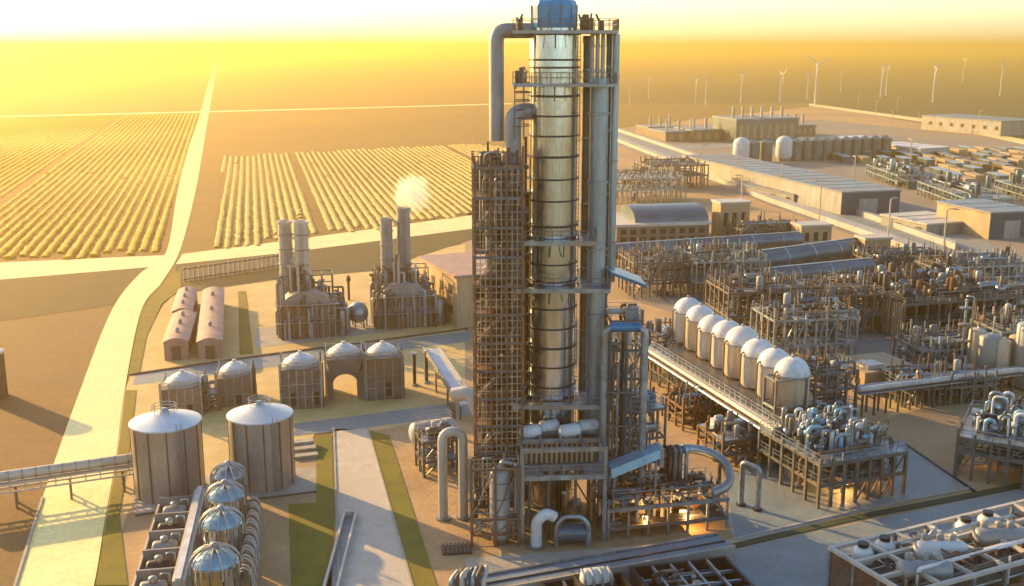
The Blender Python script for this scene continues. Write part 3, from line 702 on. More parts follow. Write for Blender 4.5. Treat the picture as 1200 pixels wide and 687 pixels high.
riser(601, 119.5, 131, 330, .92, 'grey bent pipe entering the column below the second platform', 'paint_grey', False, [(xat(628, YC, 40) - xat(601, 119.5, 40), 1.2, 0)])
riser(684, 122.5, 42, 560, .5, 'dark slim riser closest to the right of the shiny column', 'steel')
riser(699, 120.4, 92, 548, 1.02, 'wide pale riser pipe right of the shiny column', 'sky_tint_steel')
riser(716.5, 121.0, 40, 330, .42, 'slim pale riser at the far right edge of the column platforms', 'sky_tint_steel')
riser(709, 121.8, 40, 470, .36, 'dark teal riser between the wide pale pipe and the slim edge pipe', 'teal')
for k, px in enumerate((690, 696, 702)):
    riser(px, 120.0, 40, 96, .22, ['thin pipe under the top platform, nearest the column of three', 'thin pipe under the top platform, middle of three', 'thin pipe under the top platform, outermost of three'][k], 'galv', True)
# stair scaffold on the left
ax = xat(558, 115.5, 20); Ht = zat(158, 117)
lev = [3.2 * k for k in range(1, int(Ht / 3.2) + 1)]
sc_w = xat(612, 117, 20) - ax
sct = thing('scaffold_tower', 'tall rusty stair scaffold packed with pipes left of the column', 'scaffold', (ax, 114.2, 0), R(4))
posts(sct, sc_w, 5.6, lev[-1] + 1.2, 3, 2, .24, 'rust', top=1.0)
for k, z in enumerate(lev): floor_level(sct, sc_w, 5.6, z, 3, 2, .2, 'steel', deck=.45, mdeck='rust', railm='steel')
bracing(sct, sc_w, 5.6, [0] + lev, 3, 'steel', .08, .1, 'fb')
b = MB()
for z in lev:
    for q in (.25, .5, .75): b.bar((-.03, -.03, z - 3.2 * q), (sc_w + .03, -.03, z - 3.2 * q), .07)
for k in range(1, 9): b.bar((sc_w * k / 9, -.05, 0), (sc_w * k / 9, -.05, lev[-1]), .08)
b.build('safety_cage', M['tan'], sct)  # tan bars paint warm highlights along the scaffold
for k, (z0, z1) in enumerate(zip([0] + lev, lev)):
    b = MB(); y0 = .6; x0, x1 = (.4, sc_w * .62) if k % 2 else (sc_w * .62, .4)
    for s_ in (0, .8): b.bar((x0, y0 + s_, z0), (x1, y0 + s_, z1), .1, .3)
    for q in range(10): b.box(x0 + (x1 - x0) * (q + .5) / 10, y0 + .4, z0 + (z1 - z0) * (q + .5) / 10, .3, .78, .05)
    b.build('stair', M['steel'], sct)
for k in range(84):
    z = rnd.uniform(1, lev[-1] - 4); x, y = rnd.uniform(.4, sc_w - .4), rnd.uniform(1.6, 5.3); z1 = min(lev[-1] + 1, z + rnd.uniform(4, 15))
    MB().tube([(x, y, z), (x, y, z1), (min(sc_w + .8, x + rnd.uniform(.6, 2)), y, z1)], rnd.uniform(.12, .34), 8).build('pipe', M[rnd.choice(['rust', 'steel', 'rust', 'galv', 'brown', 'steel'])], sct, True)
for z in lev: gear(sct, 2, sc_w, 5.4, z + .06, ('rust', 'steel', 'galv', 'brown'), .8)
for k, z in enumerate(lev):
    MB().bb(sc_w * (.3 if k % 2 else .05), 5.72, z - 3.0, sc_w - (.1 if k % 2 else 1.6), 5.8, z - .2).build('side_panel', M['brown' if k % 3 else 'rust'], sct)
stubs(sct, 10, sc_w, 5.4, lev[-1], .6, 2.0, ('steel', 'rust', 'brown'))
# pipe bundle tucked between scaffold and column; rust tones paint the orange-lit glow
t = thing('pipe_bundle', 'bundle of upright pipes, rust toned as orange glow, in the gap between scaffold and column', 'pipe bundle', (xat(612, 121, 20), 120.5, 0), 0)
for k in range(7):
    x = -.9 + .45 * k; MB().tube([(x * .7, (k % 3) * .6, .0), (x * .7, (k % 3) * .6, 38 + 2.1 * (k % 4))], .18 + .04 * (k % 3), 10).build('pipe', M[['rust', 'brown', 'steel', 'rust', 'dark', 'brown', 'rust'][k]], t, True)
for k in range(11): MB().bb(-1.1, -.35, 3 + 3.5 * k, 1.4, 1.6, 3.2 + 3.5 * k).build('pipe_clamp', M['steel'], t)
# right-hand service frame
x0 = xat(713, 120, 15); W_ = xat(749, 120, 15) - x0
lv = [3.4 * k for k in range(1, 8)]
lv = [z for z in lv if z < zat(330, 120)]
t = process_unit('slender steel frame with a sloping blue roof right of the column', (x0, 118.5, 0), W_, 4.2, lv, 2, 1, rz=R(3), w=.26, npipes=30, ngear=4, nstub=0, deck=.4, cat='service frame', name='service_frame', mats=['teal', 'galv', 'steel', 'dark', 'rust', 'paint_grey'])
b = MB(); zt3 = zat(330, 119)
b.add([(-.3, -.4, zt3 + 1.0), (W_ + .3, -.4, zt3 - .6), (W_ + .3, 4.5, zt3 - .6), (-.3, 4.5, zt3 + 1.0), (-.3, -.4, zt3 + 1.35), (W_ + .3, -.4, zt3 - .25), (W_ + .3, 4.5, zt3 - .25), (-.3, 4.5, zt3 + 1.35)], [(3, 2, 1, 0), (4, 5, 6, 7), (0, 1, 5, 4), (1, 2, 6, 5), (2, 3, 7, 6), (3, 0, 4, 7)])
b.build('roof', M['blue'], t)
zz = zat(384, 116.5); xx0, xx1 = xat(708, 116.5, 20), xat(755, 116.5, 20)
t = thing('pipe_portal', 'tall blue topped pipe portal standing before the service frame', 'pipe portal', (xx0, 116.2, 0), 0)
MB().tube([(0, 0, 6), (0, 0, zz), (xx1 - xx0, 0, zz), (xx1 - xx0, 0, 5)], .42, 16, 1.0).build('pipe', M['galv'], t, True)
MB().tube([(.6, 0, zz + .12), (xx1 - xx0 - .6, 0, zz + .12)], .55, 16).build('blue_lagging', M['blue'], t, True)
for z in (8, 12, 16): MB().bar((0, .1, z), (xx1 - xx0, .1, z), .2).build('tie_bar', M['steel'], t)
for k in range(6): MB().tube([(.6 + .5 * k, .5, 5), (.6 + .5 * k, .5, zz - 1.5 - (k % 3) * 1.4)], .15 + .03 * (k % 2), 8).build('inner_pipe', M[['teal', 'rust', 'galv', 'dark', 'teal', 'steel'][k]], t, True)
for x in (0, xx1 - xx0): MB().bb(x - .5, -.5, 0, x + .5, .5, 6).build('pedestal', M['steel'], t)
# blue exchangers at the frame's foot on the right
process_unit('knot of blue and dark pipework at the foot of the service frame', (xat(728, 119.5, 8), 119.5, 0), 5.6, 4.2, [3, 6, 9, 12.5], 2, 2, w=.24, npipes=36, ngear=5, nstub=6, mats=['blue', 'teal', 'dark', 'galv', 'steel'], cat='pipework', name='pipe_rack')

# front base frame
X0 = xat(612, 111.5, 4); X1 = xat(709, 111.5, 4); Hb = zat(523, 112); ylen = 8.0
fb = thing('steel_podium', 'two storey steel base frame carrying white covers before the column', 'steel frame', (X0, 111.3, 0), R(4))
W_ = X1 - X0; z1 = zat(557, 111.5)
for x in (0, W_):
    for y in (0, 4, ylen): box_part('post', 'galv', fb, .42, .42, Hb - .02, x, y, 0)
for x in (W_ * .33, W_ * .66): box_part('post', 'rust', fb, .3, .3, z1 - .05, x, 1.2, 0)
floor_level(fb, W_, ylen, z1, 4, 3, .4, 'galv', True, .9, 'paint_grey'); floor_level(fb, W_, ylen, Hb, 4, 3, .36, 'galv', False, 0)
MB().bb(.5, 3.2, z1 + .07, W_ - .5, ylen - .3, Hb - .6).build('housing', M['brown'], fb)
b = MB()
for k in range(14): b.bb(.6 + (W_ - 1.2) * k / 14, 3.08, z1 + .2, .6 + (W_ - 1.2) * k / 14 + .22, 3.19, Hb - .7)
b.build('louvre', M['tan'], fb)
for k in range(4):
    x = 1.2 + (W_ - 2.4) * k / 3; MB().drum((x - .7, 4.6 + (k % 2) * 1.4, Hb + .1), (x + .8, 4.9 + (k % 2) * 1.4, Hb + .2), .85, 16, .7).build('white_cover', M['white'], fb, True)
bracing(fb, W_, ylen, [0, z1], 2, 'steel', .18, .8, 'bl')
for k in range(14):
    x, y = rnd.uniform(.6, W_ - .6), rnd.uniform(1.5, 7.4); z = rnd.uniform(1, z1 - .8)
    MB().tube([(x, y, 0), (x, y, z), (x + rnd.uniform(-1.5, 1.5), y, z)], rnd.uniform(.12, .35), 8).build('pipe', M[rnd.choice(['rust', 'steel', 'galv', 'brown', 'dark'])], fb, True)
# white elbow and arch in front of base frame
xw = xat(636, 110.3, 3); t = thing('white_elbow', 'fat white elbow pipe rising before the base frame', 'pipe', (xw - .7, 110.2, 0), 0)
MB().tube([(0, 0, 0), (0, 0, 3.2), (1.1, .1, 4.1), (2.0, .3, 3.5)], .62, 18, .9).build('pipe', M['white'], t, True); MB().lathe([(.95, 0), (.95, .35), (.63, .36)], seg=18).build('flange', M['galv'], t, True)
xa, xb = xat(652, 110.6, 3), xat(690, 110.6, 3); t = thing('arched_pipe', 'grey pipe arch with half drum beneath, beside the white elbow', 'pipe', (xa, 110.4, 0), 0)
MB().tube([(0, 0, 0), (0, 0, 2.6), (.8, 0, 3.6), (xb - xa - .8, 0, 3.6), (xb - xa, 0, 2.6), (xb - xa, 0, 0)], .28, 14, 1.0).build('pipe', M['galv'], t, True)
MB().drum((.3, .9, 1.3), (xb - xa - .3, .9, 1.3), 1.1, 18).build('drum', M['teal'], t, True)
# left base scaffold with the upright vessel
x0 = xat(553, 110.8, 3); wS = xat(611, 110.8, 3) - x0 - .3
t = process_unit('low rusty frame round the upright vessel at the scaffold foot', (x0, 110.3, 0), wS, 3.6, [1.6, 3.4, 9.2], 2, 1, rz=R(4), w=.26, mname='rust', npipes=22, ngear=0, nstub=0, deck=.0, cat='steel frame', name='base_scaffold', mats=['rust', 'steel', 'brown', 'galv'])
xv = xat(586, 111.6, 5); t = thing('upright_vessel', 'upright grey vessel with domed head and hoops in the rusty frame', 'vessel', (xv, 111.6, 0), 0)
zv = zat(556, 111.6)
MB().drum((0, 0, 1.2), (0, 0, zv), 1.15, 24, .95).build('shell', M['paint_grey'], t, True)
for k in range(4): MB().lathe([(1.14, 0), (1.2, .02), (1.2, .12), (1.14, .14)], 0, 0, 24).build('hoop', M['steel'], t, True, loc=(0, 0, 1.6 + k * (zv - 2) / 3.2))
MB().tube([(.2, 0, zv + .8), (.2, 0, zv + 1.5), (1.75, 0, zv + 1.2), (1.75, 0, 1.0)], .3, 12, .5).build('pipe', M['galv'], t, True); MB().lathe([(1.0, 0), (.8, 1.3)], seg=20).build('skirt', M['rust'], t, True)
# inverted U pipes, left yard of the tower
zU = zat(505, 118); xa, xb = xat(519, 118, 6), xat(543, 118, 6)
t = thing('arched_pipe', 'tall pale inverted U pipe standing left of the scaffold foot', 'pipe', (xa, 117.6, 0), R(8))
MB().tube([(0, 0, 0), (0, 0, zU), (xb - xa, 0, zU), (xb - xa, 0, 0)], .55, 18, 1.25).build('pipe', M['cream'], t, True)
for x in (0, xb - xa): MB().lathe([(.9, 0), (.9, .3), (.56, .31)], x, 0, 18).build('flange', M['galv'], t, True)
a = at(487, 538); t = thing('horizontal_drum', 'pale horizontal drum on saddles behind the inverted U pipe', 'drum', a, R(25))
MB().drum((0, 0, 3.6), (5.2, 0, 3.6), 1.5, 22).build('shell', M['cream'], t, True)
for x in (1, 4): MB().bb(x - .3, -1.3, 0, x + .3, 1.3, 2.35).build('saddle', M['concrete'], t)
railing(t, [(0, -.8), (5, -.8), (5, .8), (0, .8)], 5.0, 'galv')
process_unit('pipe stand with valves beneath the pale horizontal drum', at(497, 560), 4.4, 4.5, [2.2, 4.8], 2, 2, npipes=18, ngear=4, nstub=3, cat='pipe stand', name='pipe_rack')
t = thing('transfer_duct', 'large cream elbow duct sloping from the conveyor into the scaffold', 'duct', at(531, 512) , 0)
MB().tube([(0, 0, 6.2), (2.5, -.6, 6.8), (4.8, -2.5, 2.2), (5.6, -2.8, .3)], 1.0, 20, 2.2).build('duct', M['cream'], t, True)
MB().bb(-.4, -.3, 0, .4, .3, 5.3).build('support', M['steel'], t)
t = thing('drain_grate', 'square dark grate lying on the ground by the deck corner', 'grate', at(519, 652), R(8))
MB().bb(0, 0, 0, 3.2, 2.4, .1).build('tray', M['dark'], t)
for k in range(7): MB().bb(.1 + .45 * k, .05, .101, .3 + .45 * k, 2.35, .35).build('bar', M['brown'], t)
# low pipe frame at right foot
X0 = xat(712, 112.8, 2); X1 = xat(850, 116, 2)
t = thing('pipe_bench', 'long low pipe frame with rails right of the base frame', 'pipe frame', (X0, 111.9, 0), R(13)); Wp = (X1 - X0) / math.cos(R(13)); z1 = zat(592, 113) ; z2 = z1 - 2.2
posts(t, Wp, 6.5, z1, 6, 2, .26, 'galv'); floor_level(t, Wp, 6.5, z2, 6, 3, .3, 'steel', False, .5, 'dark'); floor_level(t, Wp, 6.5, z1, 6, 3, .3, 'galv', True, .35, 'dark')
pipes(t, 60, Wp, 6.3, .4, z1 + 1.5, .1, .32, .4, ['dark', 'steel', 'galv', 'teal', 'rust', 'paint_grey']); gear(t, 12, Wp, 6.2, z1 + .06, ('dark', 'galv', 'teal', 'steel'), .9)
b = MB()
for k in range(40):
    x = Wp * (.12 + .8 * rnd.random()); y = rnd.uniform(.2, 6); b.bar((x, y, z1), (x + rnd.uniform(-1.4, 1.4), y + rnd.uniform(-.5, .5), z1 + rnd.uniform(.6, 2.2)), .1)
b.build('strut', M['dark'], t)
xs = xat(716, 114, 6); t = thing('duct_hood', 'pale blue sloping duct hood beside the low pipe frame', 'duct', (xs, 113.6, 0), R(10)); Wd = xat(772, 116, 6) - xs; zd = zat(538, 116)
b = MB(); b.add([(0, 0, zd - 1.4), (Wd, 0, zd + .6), (Wd, 2.6, zd + .6), (0, 2.6, zd - 1.4), (0, .2, zd - .4), (Wd, .2, zd + 1.6), (Wd, 2.4, zd + 1.6), (0, 2.4, zd - .4)], [(3, 2, 1, 0), (4, 5, 6, 7), (0, 1, 5, 4), (1, 2, 6, 5), (2, 3, 7, 6), (3, 0, 4, 7)])
b.build('hood', M['blue_pale'], t)
for x in (.4, Wd - .4):
    for y in (.3, 2.3): MB().bar((x, y, 0), (x, y, zd - 1.2 + 2 * x / Wd), .24).build('leg', M['galv'], t)
MB().bb(Wd + .02, .2, zd - .6, Wd + .5, 2.4, zd + 1.7).build('end_plate', M['paint_grey'], t)
a = Vector((xat(798, 119, 5), 118.6, 0)); t = thing('curved_pipe', 'fat grey pipe curling round the end of the low pipe frame', 'pipe', a, R(10)); zc = zat(528, 119)
MB().tube([(-2.6, .6, zc - .8), (-.6, .6, zc + .2), (2.4, .2, zc + .1), (4.9, -1.6, zc - .9), (4.6, -3.8, zc - 2.9), (2.0, -4.6, zc - 3.4)], .56, 18, 1.6).build('pipe', M['galv'], t, True)
for x, y, z in ((0, .6, zc - .6), (4.2, -1.2, zc - 1.4)): MB().bar((x, y, 0), (x, y, z), .35).build('support', M['steel'], t)
for k in range(4): MB().tube([(-2.4 + .7 * k, .2, .2), (-2.4 + .7 * k, .2, zc + .8), (-1.9 + .7 * k, -.9, zc + .9), (-1.9 + .7 * k, -.9, .2)], .24, 10, .6).build('coil', M[['dark', 'steel', 'teal', 'galv'][k]], t, True)
zz = zat(540, 122); xq = xat(871, 121, 4)
t = thing('pipe_portal', 'free standing grey square pipe portal on the apron', 'pipe portal', (xq, 121.5, 0), R(-40)); 
MB().tube([(0, 0, 0), (0, 0, zz), (2.2, 0, zz - .3), (2.2, 0, 0)], .34, 14, .5).build('pipe', M['galv'], t, True)
for x in (0, 2.2): MB().lathe([(.6, 0), (.6, .25), (.35, .26)], x, 0, 14).build('flange', M['dark'], t, True)
# front deck and black bays
a, c = at(541, 697, 1.6), at(858, 640, 1.6); d = c - a
t = thing('duct_deck', 'long flat grey duct deck running along the front of the column', 'duct', (a.x, a.y, 0), math.atan2(d.y, d.x)); Ld = d.length
MB().bb(0, 0, .3, Ld, 2.9, 1.5).build('duct', M['roof_grey'], t); MB().bb(-.2, -.35, .0, Ld + .2, -.01, 1.75).build('edge_wall', M['concrete'], t); MB().bb(-.1, 3.0, 0, Ld, 3.25, 1.7).build('edge_wall', M['galv'], t)
MB().bb(.02, 1.3, 1.502, Ld - .02, 1.5, 1.62).build('drain_channel', M['dark'], t)
for k in range(3): MB().bb(Ld * (k + .7) / 3, .03, 1.502, Ld * (k + .7) / 3 + .12, 1.28, 1.56).build('joint_strip', M['galv'], t)
for k in range(7):
    x = -.6 + .5 * k; MB().tube([(x, 1.6 - .2 * k, 0), (x, 1.6 - .2 * k, 2.4 + .3 * (k % 3)), (x + 1.0, 2.3, 2.9)], .26, 10, .5).build('riser_pipe', M[['galv', 'brown', 'cream', 'steel', 'galv', 'brown', 'cream'][k]], t, True)
def pit(px, W, D, h, label, nx, ny, mname='dark', rz=R(14), fl='galv'):
    t = thing('roofless_bay', label, 'machine bay', (at(*px).x, at(*px).y, 0), rz)
    MB().bb(0, 0, .0, W, D, .2).build('floor_slab', M['dark'], t)
    b = MB()
    b.bb(-.3, -.3, 0, W + .3, -.003, h); b.bb(-.3, D + .003, 0, W + .3, D + .3, h); b.bb(-.3, 0, 0, -.003, D, h); b.bb(W + .003, 0, 0, W + .3, D, h); b.build('wall', M[mname], t)
    for i in range(1, nx): MB().bb(W * i / nx - .12, .01, h - .4, W * i / nx + .12, D - .01, h - .02).build('roof_beam', M[fl], t)
    for j in range(1, ny): MB().bb(.01, D * j / ny - .12, h - .75, W - .01, D * j / ny + .12, h - .41).build('roof_beam', M[fl], t)
    return t
t = pit((768, 724), 10, 6.2, 2.2, 'black open topped bay under pale beams at the bottom edge', 5, 3)
pipes(t, 24, 9.6, 6, .3, 2.4, .1, .3, .2, ['dark', 'teal', 'galv', 'steel']); gear(t, 6, 9.6, 6, .25, ('dark', 'teal', 'galv'), 1.0)
t = pit((658, 742), 8, 6.2, 2.0, 'dark bay holding one hooded machine at the bottom edge', 4, 2); pipes(t, 14, 7.5, 6, .3, 2.2, .1, .3, .2, ['dark', 'galv', 'steel'])
o = at(702, 722); t = thing('hooded_machine', 'dark machine with a pale hood in the bay below the deck', 'machine', (o.x - 1.6, o.y + .2, .2), R(14))
MB().bb(0, 0, 0, 3.4, 3, 2.6).build('housing', M['dark'], t); MB().drum((.8, 1.5, 2.8), (2.6, 1.5, 2.8), 1.0, 18, .6).build('hood', M['white'], t, True)
for k in range(4): MB().tube([(.3 + .9 * k, .2, 2.6), (.3 + .9 * k, .2, 3.6), (.3 + .9 * k, 1.4, 3.9)], .15, 8).build('pipe', M['galv'], t, True)
# ================================================================== RIGHT YARD
# rack with eight capsule tanks
HR = 5.6
a, c = at(792, 412, HR), at(926, 492, HR); d = c - a; d.z = 0; Lr = d.length; ang = math.atan2(d.y, d.x)
n_ = Vector((-math.sin(ang), math.cos(ang), 0))
rack = thing('tank_rack', 'long raised steel rack carrying eight white domed tanks', 'rack', (a.x, a.y, 0) , ang)
Dr = 5.6
E_ = [(-3, -2.6), (Lr + 2, -2.6), (Lr + 2, 3.0), (-3, 3.0), (-3, -2.6)]
MB().bb(-3, -2.6, HR - .35, Lr + 2, 3.0, HR - .05).build('deck', M['steel'], rack)
for y in (-3.2, -2.75): MB().bb(-4, y - .2, HR - .5, Lr + 3, y + .2, HR + .1).build('main_beam', M['cream' if y < -3 else 'galv'], rack)
railing(rack, E_, HR, 'galv', 1.1, 1.5, .1)
for k in range(13):
    x = -3 + (Lr + 5) * k / 12
    for y in (-2.9, 2.8): MB().bar((x, y, 0), (x, y, HR - .5), .34).build('leg', M['steel'], rack)
b = MB()
for k in range(12):
    x0 = -3 + (Lr + 5) * k / 12; x1 = -3 + (Lr + 5) * (k + 1) / 12
    b.bar((x0, -3.1, 0.3), (x1, -3.1, HR - .6), .16) if k % 2 else b.bar((x0, -3.1, HR - .6), (x1, -3.1, .3), .16)
for z in (2.2, 3.9): b.bar((-3, -3.12, z), (Lr + 2, -3.12, z), .2)
b.build('cross_bracing', M['steel'], rack)
for y, r, m in ((-3.9, .34, 'cream'), (-4.6, .24, 'galv'), (-4.2, .2, 'rust')): MB().tube([(-6, y, HR - .1 if m == 'cream' else HR - .7), (Lr + 3, y, HR - .1 if m == 'cream' else HR - .7)], r, 12).build('pipe_run', M[m], rack, True)
for k in range(13): MB().bar((-3 + (Lr + 5) * k / 12, -2.9, HR - .6), (-3 + (Lr + 5) * k / 12, -5.0, HR - 1.1), .2).build('bracket', M['steel'], rack)
for k in range(26):
    x = rnd.uniform(-2, Lr + 1); y = rnd.uniform(-2.4, 2.5); MB().tube([(x, y, .1), (x, y, HR - .4)], rnd.uniform(.12, .3), 8).build('drop_pipe', M[rnd.choice(['rust', 'steel', 'brown', 'galv'])], rack, True)
labs = ['white domed tank at the far end of the rack, nearest the tall column', 'white domed tank second from the far end of the rack', 'grey shaded white domed tank third from the far end of the rack', 'white domed tank fourth from the far end of the rack',
        'white domed tank fourth from the near end of the rack', 'white domed tank third from the near end of the rack', 'white domed tank second from the near end of the rack', 'white domed tank at the near end of the rack, by the square gantry']
base = at(805, 400, HR); end = at(926, 478, HR)
for k in range(8):
    p = base.lerp(end, k / 7); r = [2.4, 2.4, 2.5, 2.45, 2.6, 2.4, 2.35, 2.4][k]; h = [5.2, 5.1, 4.6, 5.0, 5.2, 4.8, 4.8, 4.9][k]
    t = thing('capsule_tank', labs[k], 'tank', (p.x, p.y, HR), ang, 'white domed tanks in a row on the rack')
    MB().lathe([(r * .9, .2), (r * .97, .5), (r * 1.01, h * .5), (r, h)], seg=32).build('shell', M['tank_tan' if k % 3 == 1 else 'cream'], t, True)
    prof = [(r * 1.01 * math.cos(PI / 2 * q / 8), h + .01 + r * .98 * math.sin(PI / 2 * q / 8)) for q in range(8)] + [(.01, h + .01 + r * .98)]
    MB().lathe(prof, seg=32).build('dome', M['white'], t, True)
    MB().lathe([(r, 0), (r + .07, .03), (r + .07, .2), (r, .22)], 0, 0, 32).build('hoop', M['paint_grey'], t, True, loc=(0, 0, h - .1))
    for q in range(4): MB().bar((r * .7 * math.cos(q * PI / 2 + .8), r * .7 * math.sin(q * PI / 2 + .8), 0), (r * .7 * math.cos(q * PI / 2 + .8), r * .7 * math.sin(q * PI / 2 + .8), .4), .4).build('foot', M['steel'], t)
    MB().drum((0, 0, h + r * .95), (0, 0, h + r * .95 + .4), .22, 10).build('nozzle', M['galv'], t, True)
    MB().tube([(0, -r - .35, .1), (0, -r - .35, h + .4), (0, -r * .6, h + .9)], .12, 8, .4).build('pipe', M['steel'], t, True)
o = at(915, 508); t = thing('gantry', 'square steel gantry box hanging at the near end of the tank rack', 'gantry', (xat(905, 139, 4), 138, 0), ang + R(90)); 
for x in (0, 4.6):
    for y in (0, 3.0): MB().bar((x, y, 0), (x, y, 10.5), .3).build('post', M['steel'], t)
b = MB()
for z in (4.2, 6.6, 10.4):
    b.bar((0, 0, z), (4.6, 0, z), .28); b.bar((0, 3, z), (4.6, 3, z), .28); b.bar((0, 0, z), (0, 3, z), .28); b.bar((4.6, 0, z), (4.6, 3, z), .28)
b.build('ring_beam', M['galv'], t); MB().bb(.1, .1, 4.36, 4.5, 2.9, 4.5).build('deck', M['dark'], t); railing(t, [(0, 0), (4.6, 0), (4.6, 3), (0, 3), (0, 0)], 4.5, 'galv')
# module with pipe heap, two storeys
def heap_module(label, corner, W, D, z1, z2, rz, nheap, px=7, py=5, mm='steel', mats=('galv', 'white', 'galv', 'teal', 'galv', 'steel', 'blue_pale')):
    t = process_unit(label, corner, W, D, [z1, z2], px, py, rz=rz, w=.34, mname=mm, npipes=90, ngear=10, nstub=0, deck=.8, cat='process module', name='process_module', mats=['rust', 'steel', 'brown', 'galv', 'steel'])
    for k in range(int(nheap * 1.9)):
        r = rnd.uniform(.09, .27); x, y = rnd.uniform(W * .1, W * .85), rnd.uniform(D * .2, D * .9); z = z2 + .1; hh = rnd.uniform(.8, 3.4); m = M[rnd.choice(mats)]
        q = rnd.random()
        if q < .45: MB().tube([(x, y, z), (x, y, z + hh), (x + rnd.uniform(.6, 1.8), y, z + hh), (x + rnd.uniform(.6, 1.8), y + .6, z)], r, 10, .6).build('pipe_bend', m, t, True)
        elif q < .75: MB().drum((x, y, z + hh * .6), (x + rnd.uniform(.6, 1.6), y + rnd.uniform(-.5, .5), z + hh * .6), r * 1.6, 12).build('drum', m, t, True)
        else: MB().drum((x, y, z), (x, y, z + hh), r * 1.5, 12, .8).build('vessel', m, t, True)
    return t
heap_module('two storey rusty module topped by a heap of white and blue pipes', at(958, 596), 12.5, 13, 3.0, 5.6, R(20), 75)
heap_module('module on tall splayed legs with a blue grey pipe heap at the frame edge', at(1118, 560), 18, 13, 3.8, 5.6, R(-30), 70, 9, 5, mats=('teal', 'blue_pale', 'dark', 'galv', 'teal', 'white'))
# bristle of pipes under and before the rack
process_unit('bristling forest of rusty pipes at the foot of the tank rack', at(800, 505), 9, 7, [1.6, 3.4], 5, 3, rz=ang + R(90), npipes=40, ngear=6, nstub=30, deck=.2, rail=False, mname='rust', mats=['rust', 'brown', 'steel', 'galv'], cat='pipework', name='pipe_rack', stub_h=(.6, 2.2))
process_unit('rusty pipe stand between tank rack and the curling grey pipe', at(846, 548), 8, 7, [1.8, 3.6], 4, 3, rz=ang + R(90), npipes=40, ngear=6, nstub=24, deck=.2, rail=False, mname='rust', mats=['rust', 'brown', 'steel', 'tan'], cat='pipework', name='pipe_rack', stub_h=(.5, 2.0))
process_unit('narrow stand of upright pipes right behind the service frame', at(768, 440), 9, 9, [3, 6], 4, 3, rz=ang + R(90), npipes=34, ngear=5, nstub=14, deck=.3, mats=['rust', 'brown', 'steel', 'galv'], cat='pipework', name='pipe_rack')
process_unit('tall thin pipe stand behind the two storey rusty module', at(952, 505), 7, 5, [3, 6, 8.5], 4, 2, rz=TH, npipes=36, ngear=4, nstub=18, deck=.3, mats=['galv', 'steel', 'steel', 'rust'], cat='pipework', name='pipe_rack')
# bottom right roof module
a = at(974, 641, 5); t = thing('compressor_house', 'roofless brown house of square bays holding white machines, bottom right', 'machine house', (a.x, a.y, 0), R(24)); Wm, Dm, hm = 27, 14, 5.0
e1 = at(1101, 678, 5) - a; e2 = at(1200, 601, 5) - a
rz1 = math.atan2(e2.y, e2.x)
rz1 = R(25); t.rotation_euler.z = rz1; Wm = 34; Dm = 10.2
t.location = (a.x + math.sin(rz1) * Dm, a.y - math.cos(rz1) * Dm, 0)
house = t
MB().bb(0, 0, 0, Wm, Dm, .3).build('floor_slab', M['dark'], t)
for i in range(9):
    for j in range(4): box_part('post', 'galv', t, .34, .34, hm - .36, Wm * i / 8, Dm * j / 3, .3)
for i in range(9): MB().bb(Wm * i / 8 - .2, .21, hm - .35, Wm * i / 8 + .2, Dm - .21, hm).build('roof_beam', M['cream'], t)
for j in range(4): MB().bb(-.25, Dm * j / 3 - .2, hm - .36, Wm + .25, Dm * j / 3 + .2, hm + .01).build('roof_beam', M['cream'], t)
for i in range(8):
    for j in range(3):
        if True: MB().bb(Wm * i / 8 + .22, Dm * j / 3 + .22, hm - 1.4, Wm * (i + 1) / 8 - .22, Dm * (j + 1) / 3 - .22, hm - 1.25).build('bay_floor', M['brown'], t)
b = MB()
for k in range(44): b.bb(-.12, .3 + k * Dm / 44, .3, -.04, .3 + k * Dm / 44 + .12, hm - .4)
b.build('louvre', M['rust'], t)
for i in range(8): MB().bb(Wm * i / 8 + .2, -.1, .3, Wm * (i + 1) / 8 - .2, -.02, hm * .55).build('wall_panel', M['rust'], t)
pipes(t, 40, Wm, Dm, .4, hm + .6, .1, .25, .4, ['galv', 'steel', 'rust', 'white'])
hm_ = Matrix.Translation(t.location) @ Matrix.Rotation(rz1, 4, 'Z')
spots = [(2.6, 10.4, 0, 'upright', 'white round machine in the far left corner bay of the roofless house'), (5.6, 10.6, 0, 'upright', 'white round machine second along the back row of the roofless house'),
         (5.2, 3.6, 1, 'long', 'white barrel machine lying in the front bays of the roofless house'), (9.8, 6.6, 1, 'long', 'white barrel machine lying in the middle bays of the roofless house'),
         (11.5, 10.6, 0, 'cluster', 'grey clustered valves in the back row of the roofless house'), (16.6, 10.4, 0, 'upright', 'white round machine right of the clustered valves in the back row'),
         (17.6, 6.2, 1, 'long', 'white barrel machine lying toward the right end of the middle bays'), (20.0, 10.6, 0, 'upright', 'white round machine at the right end of the back row')]
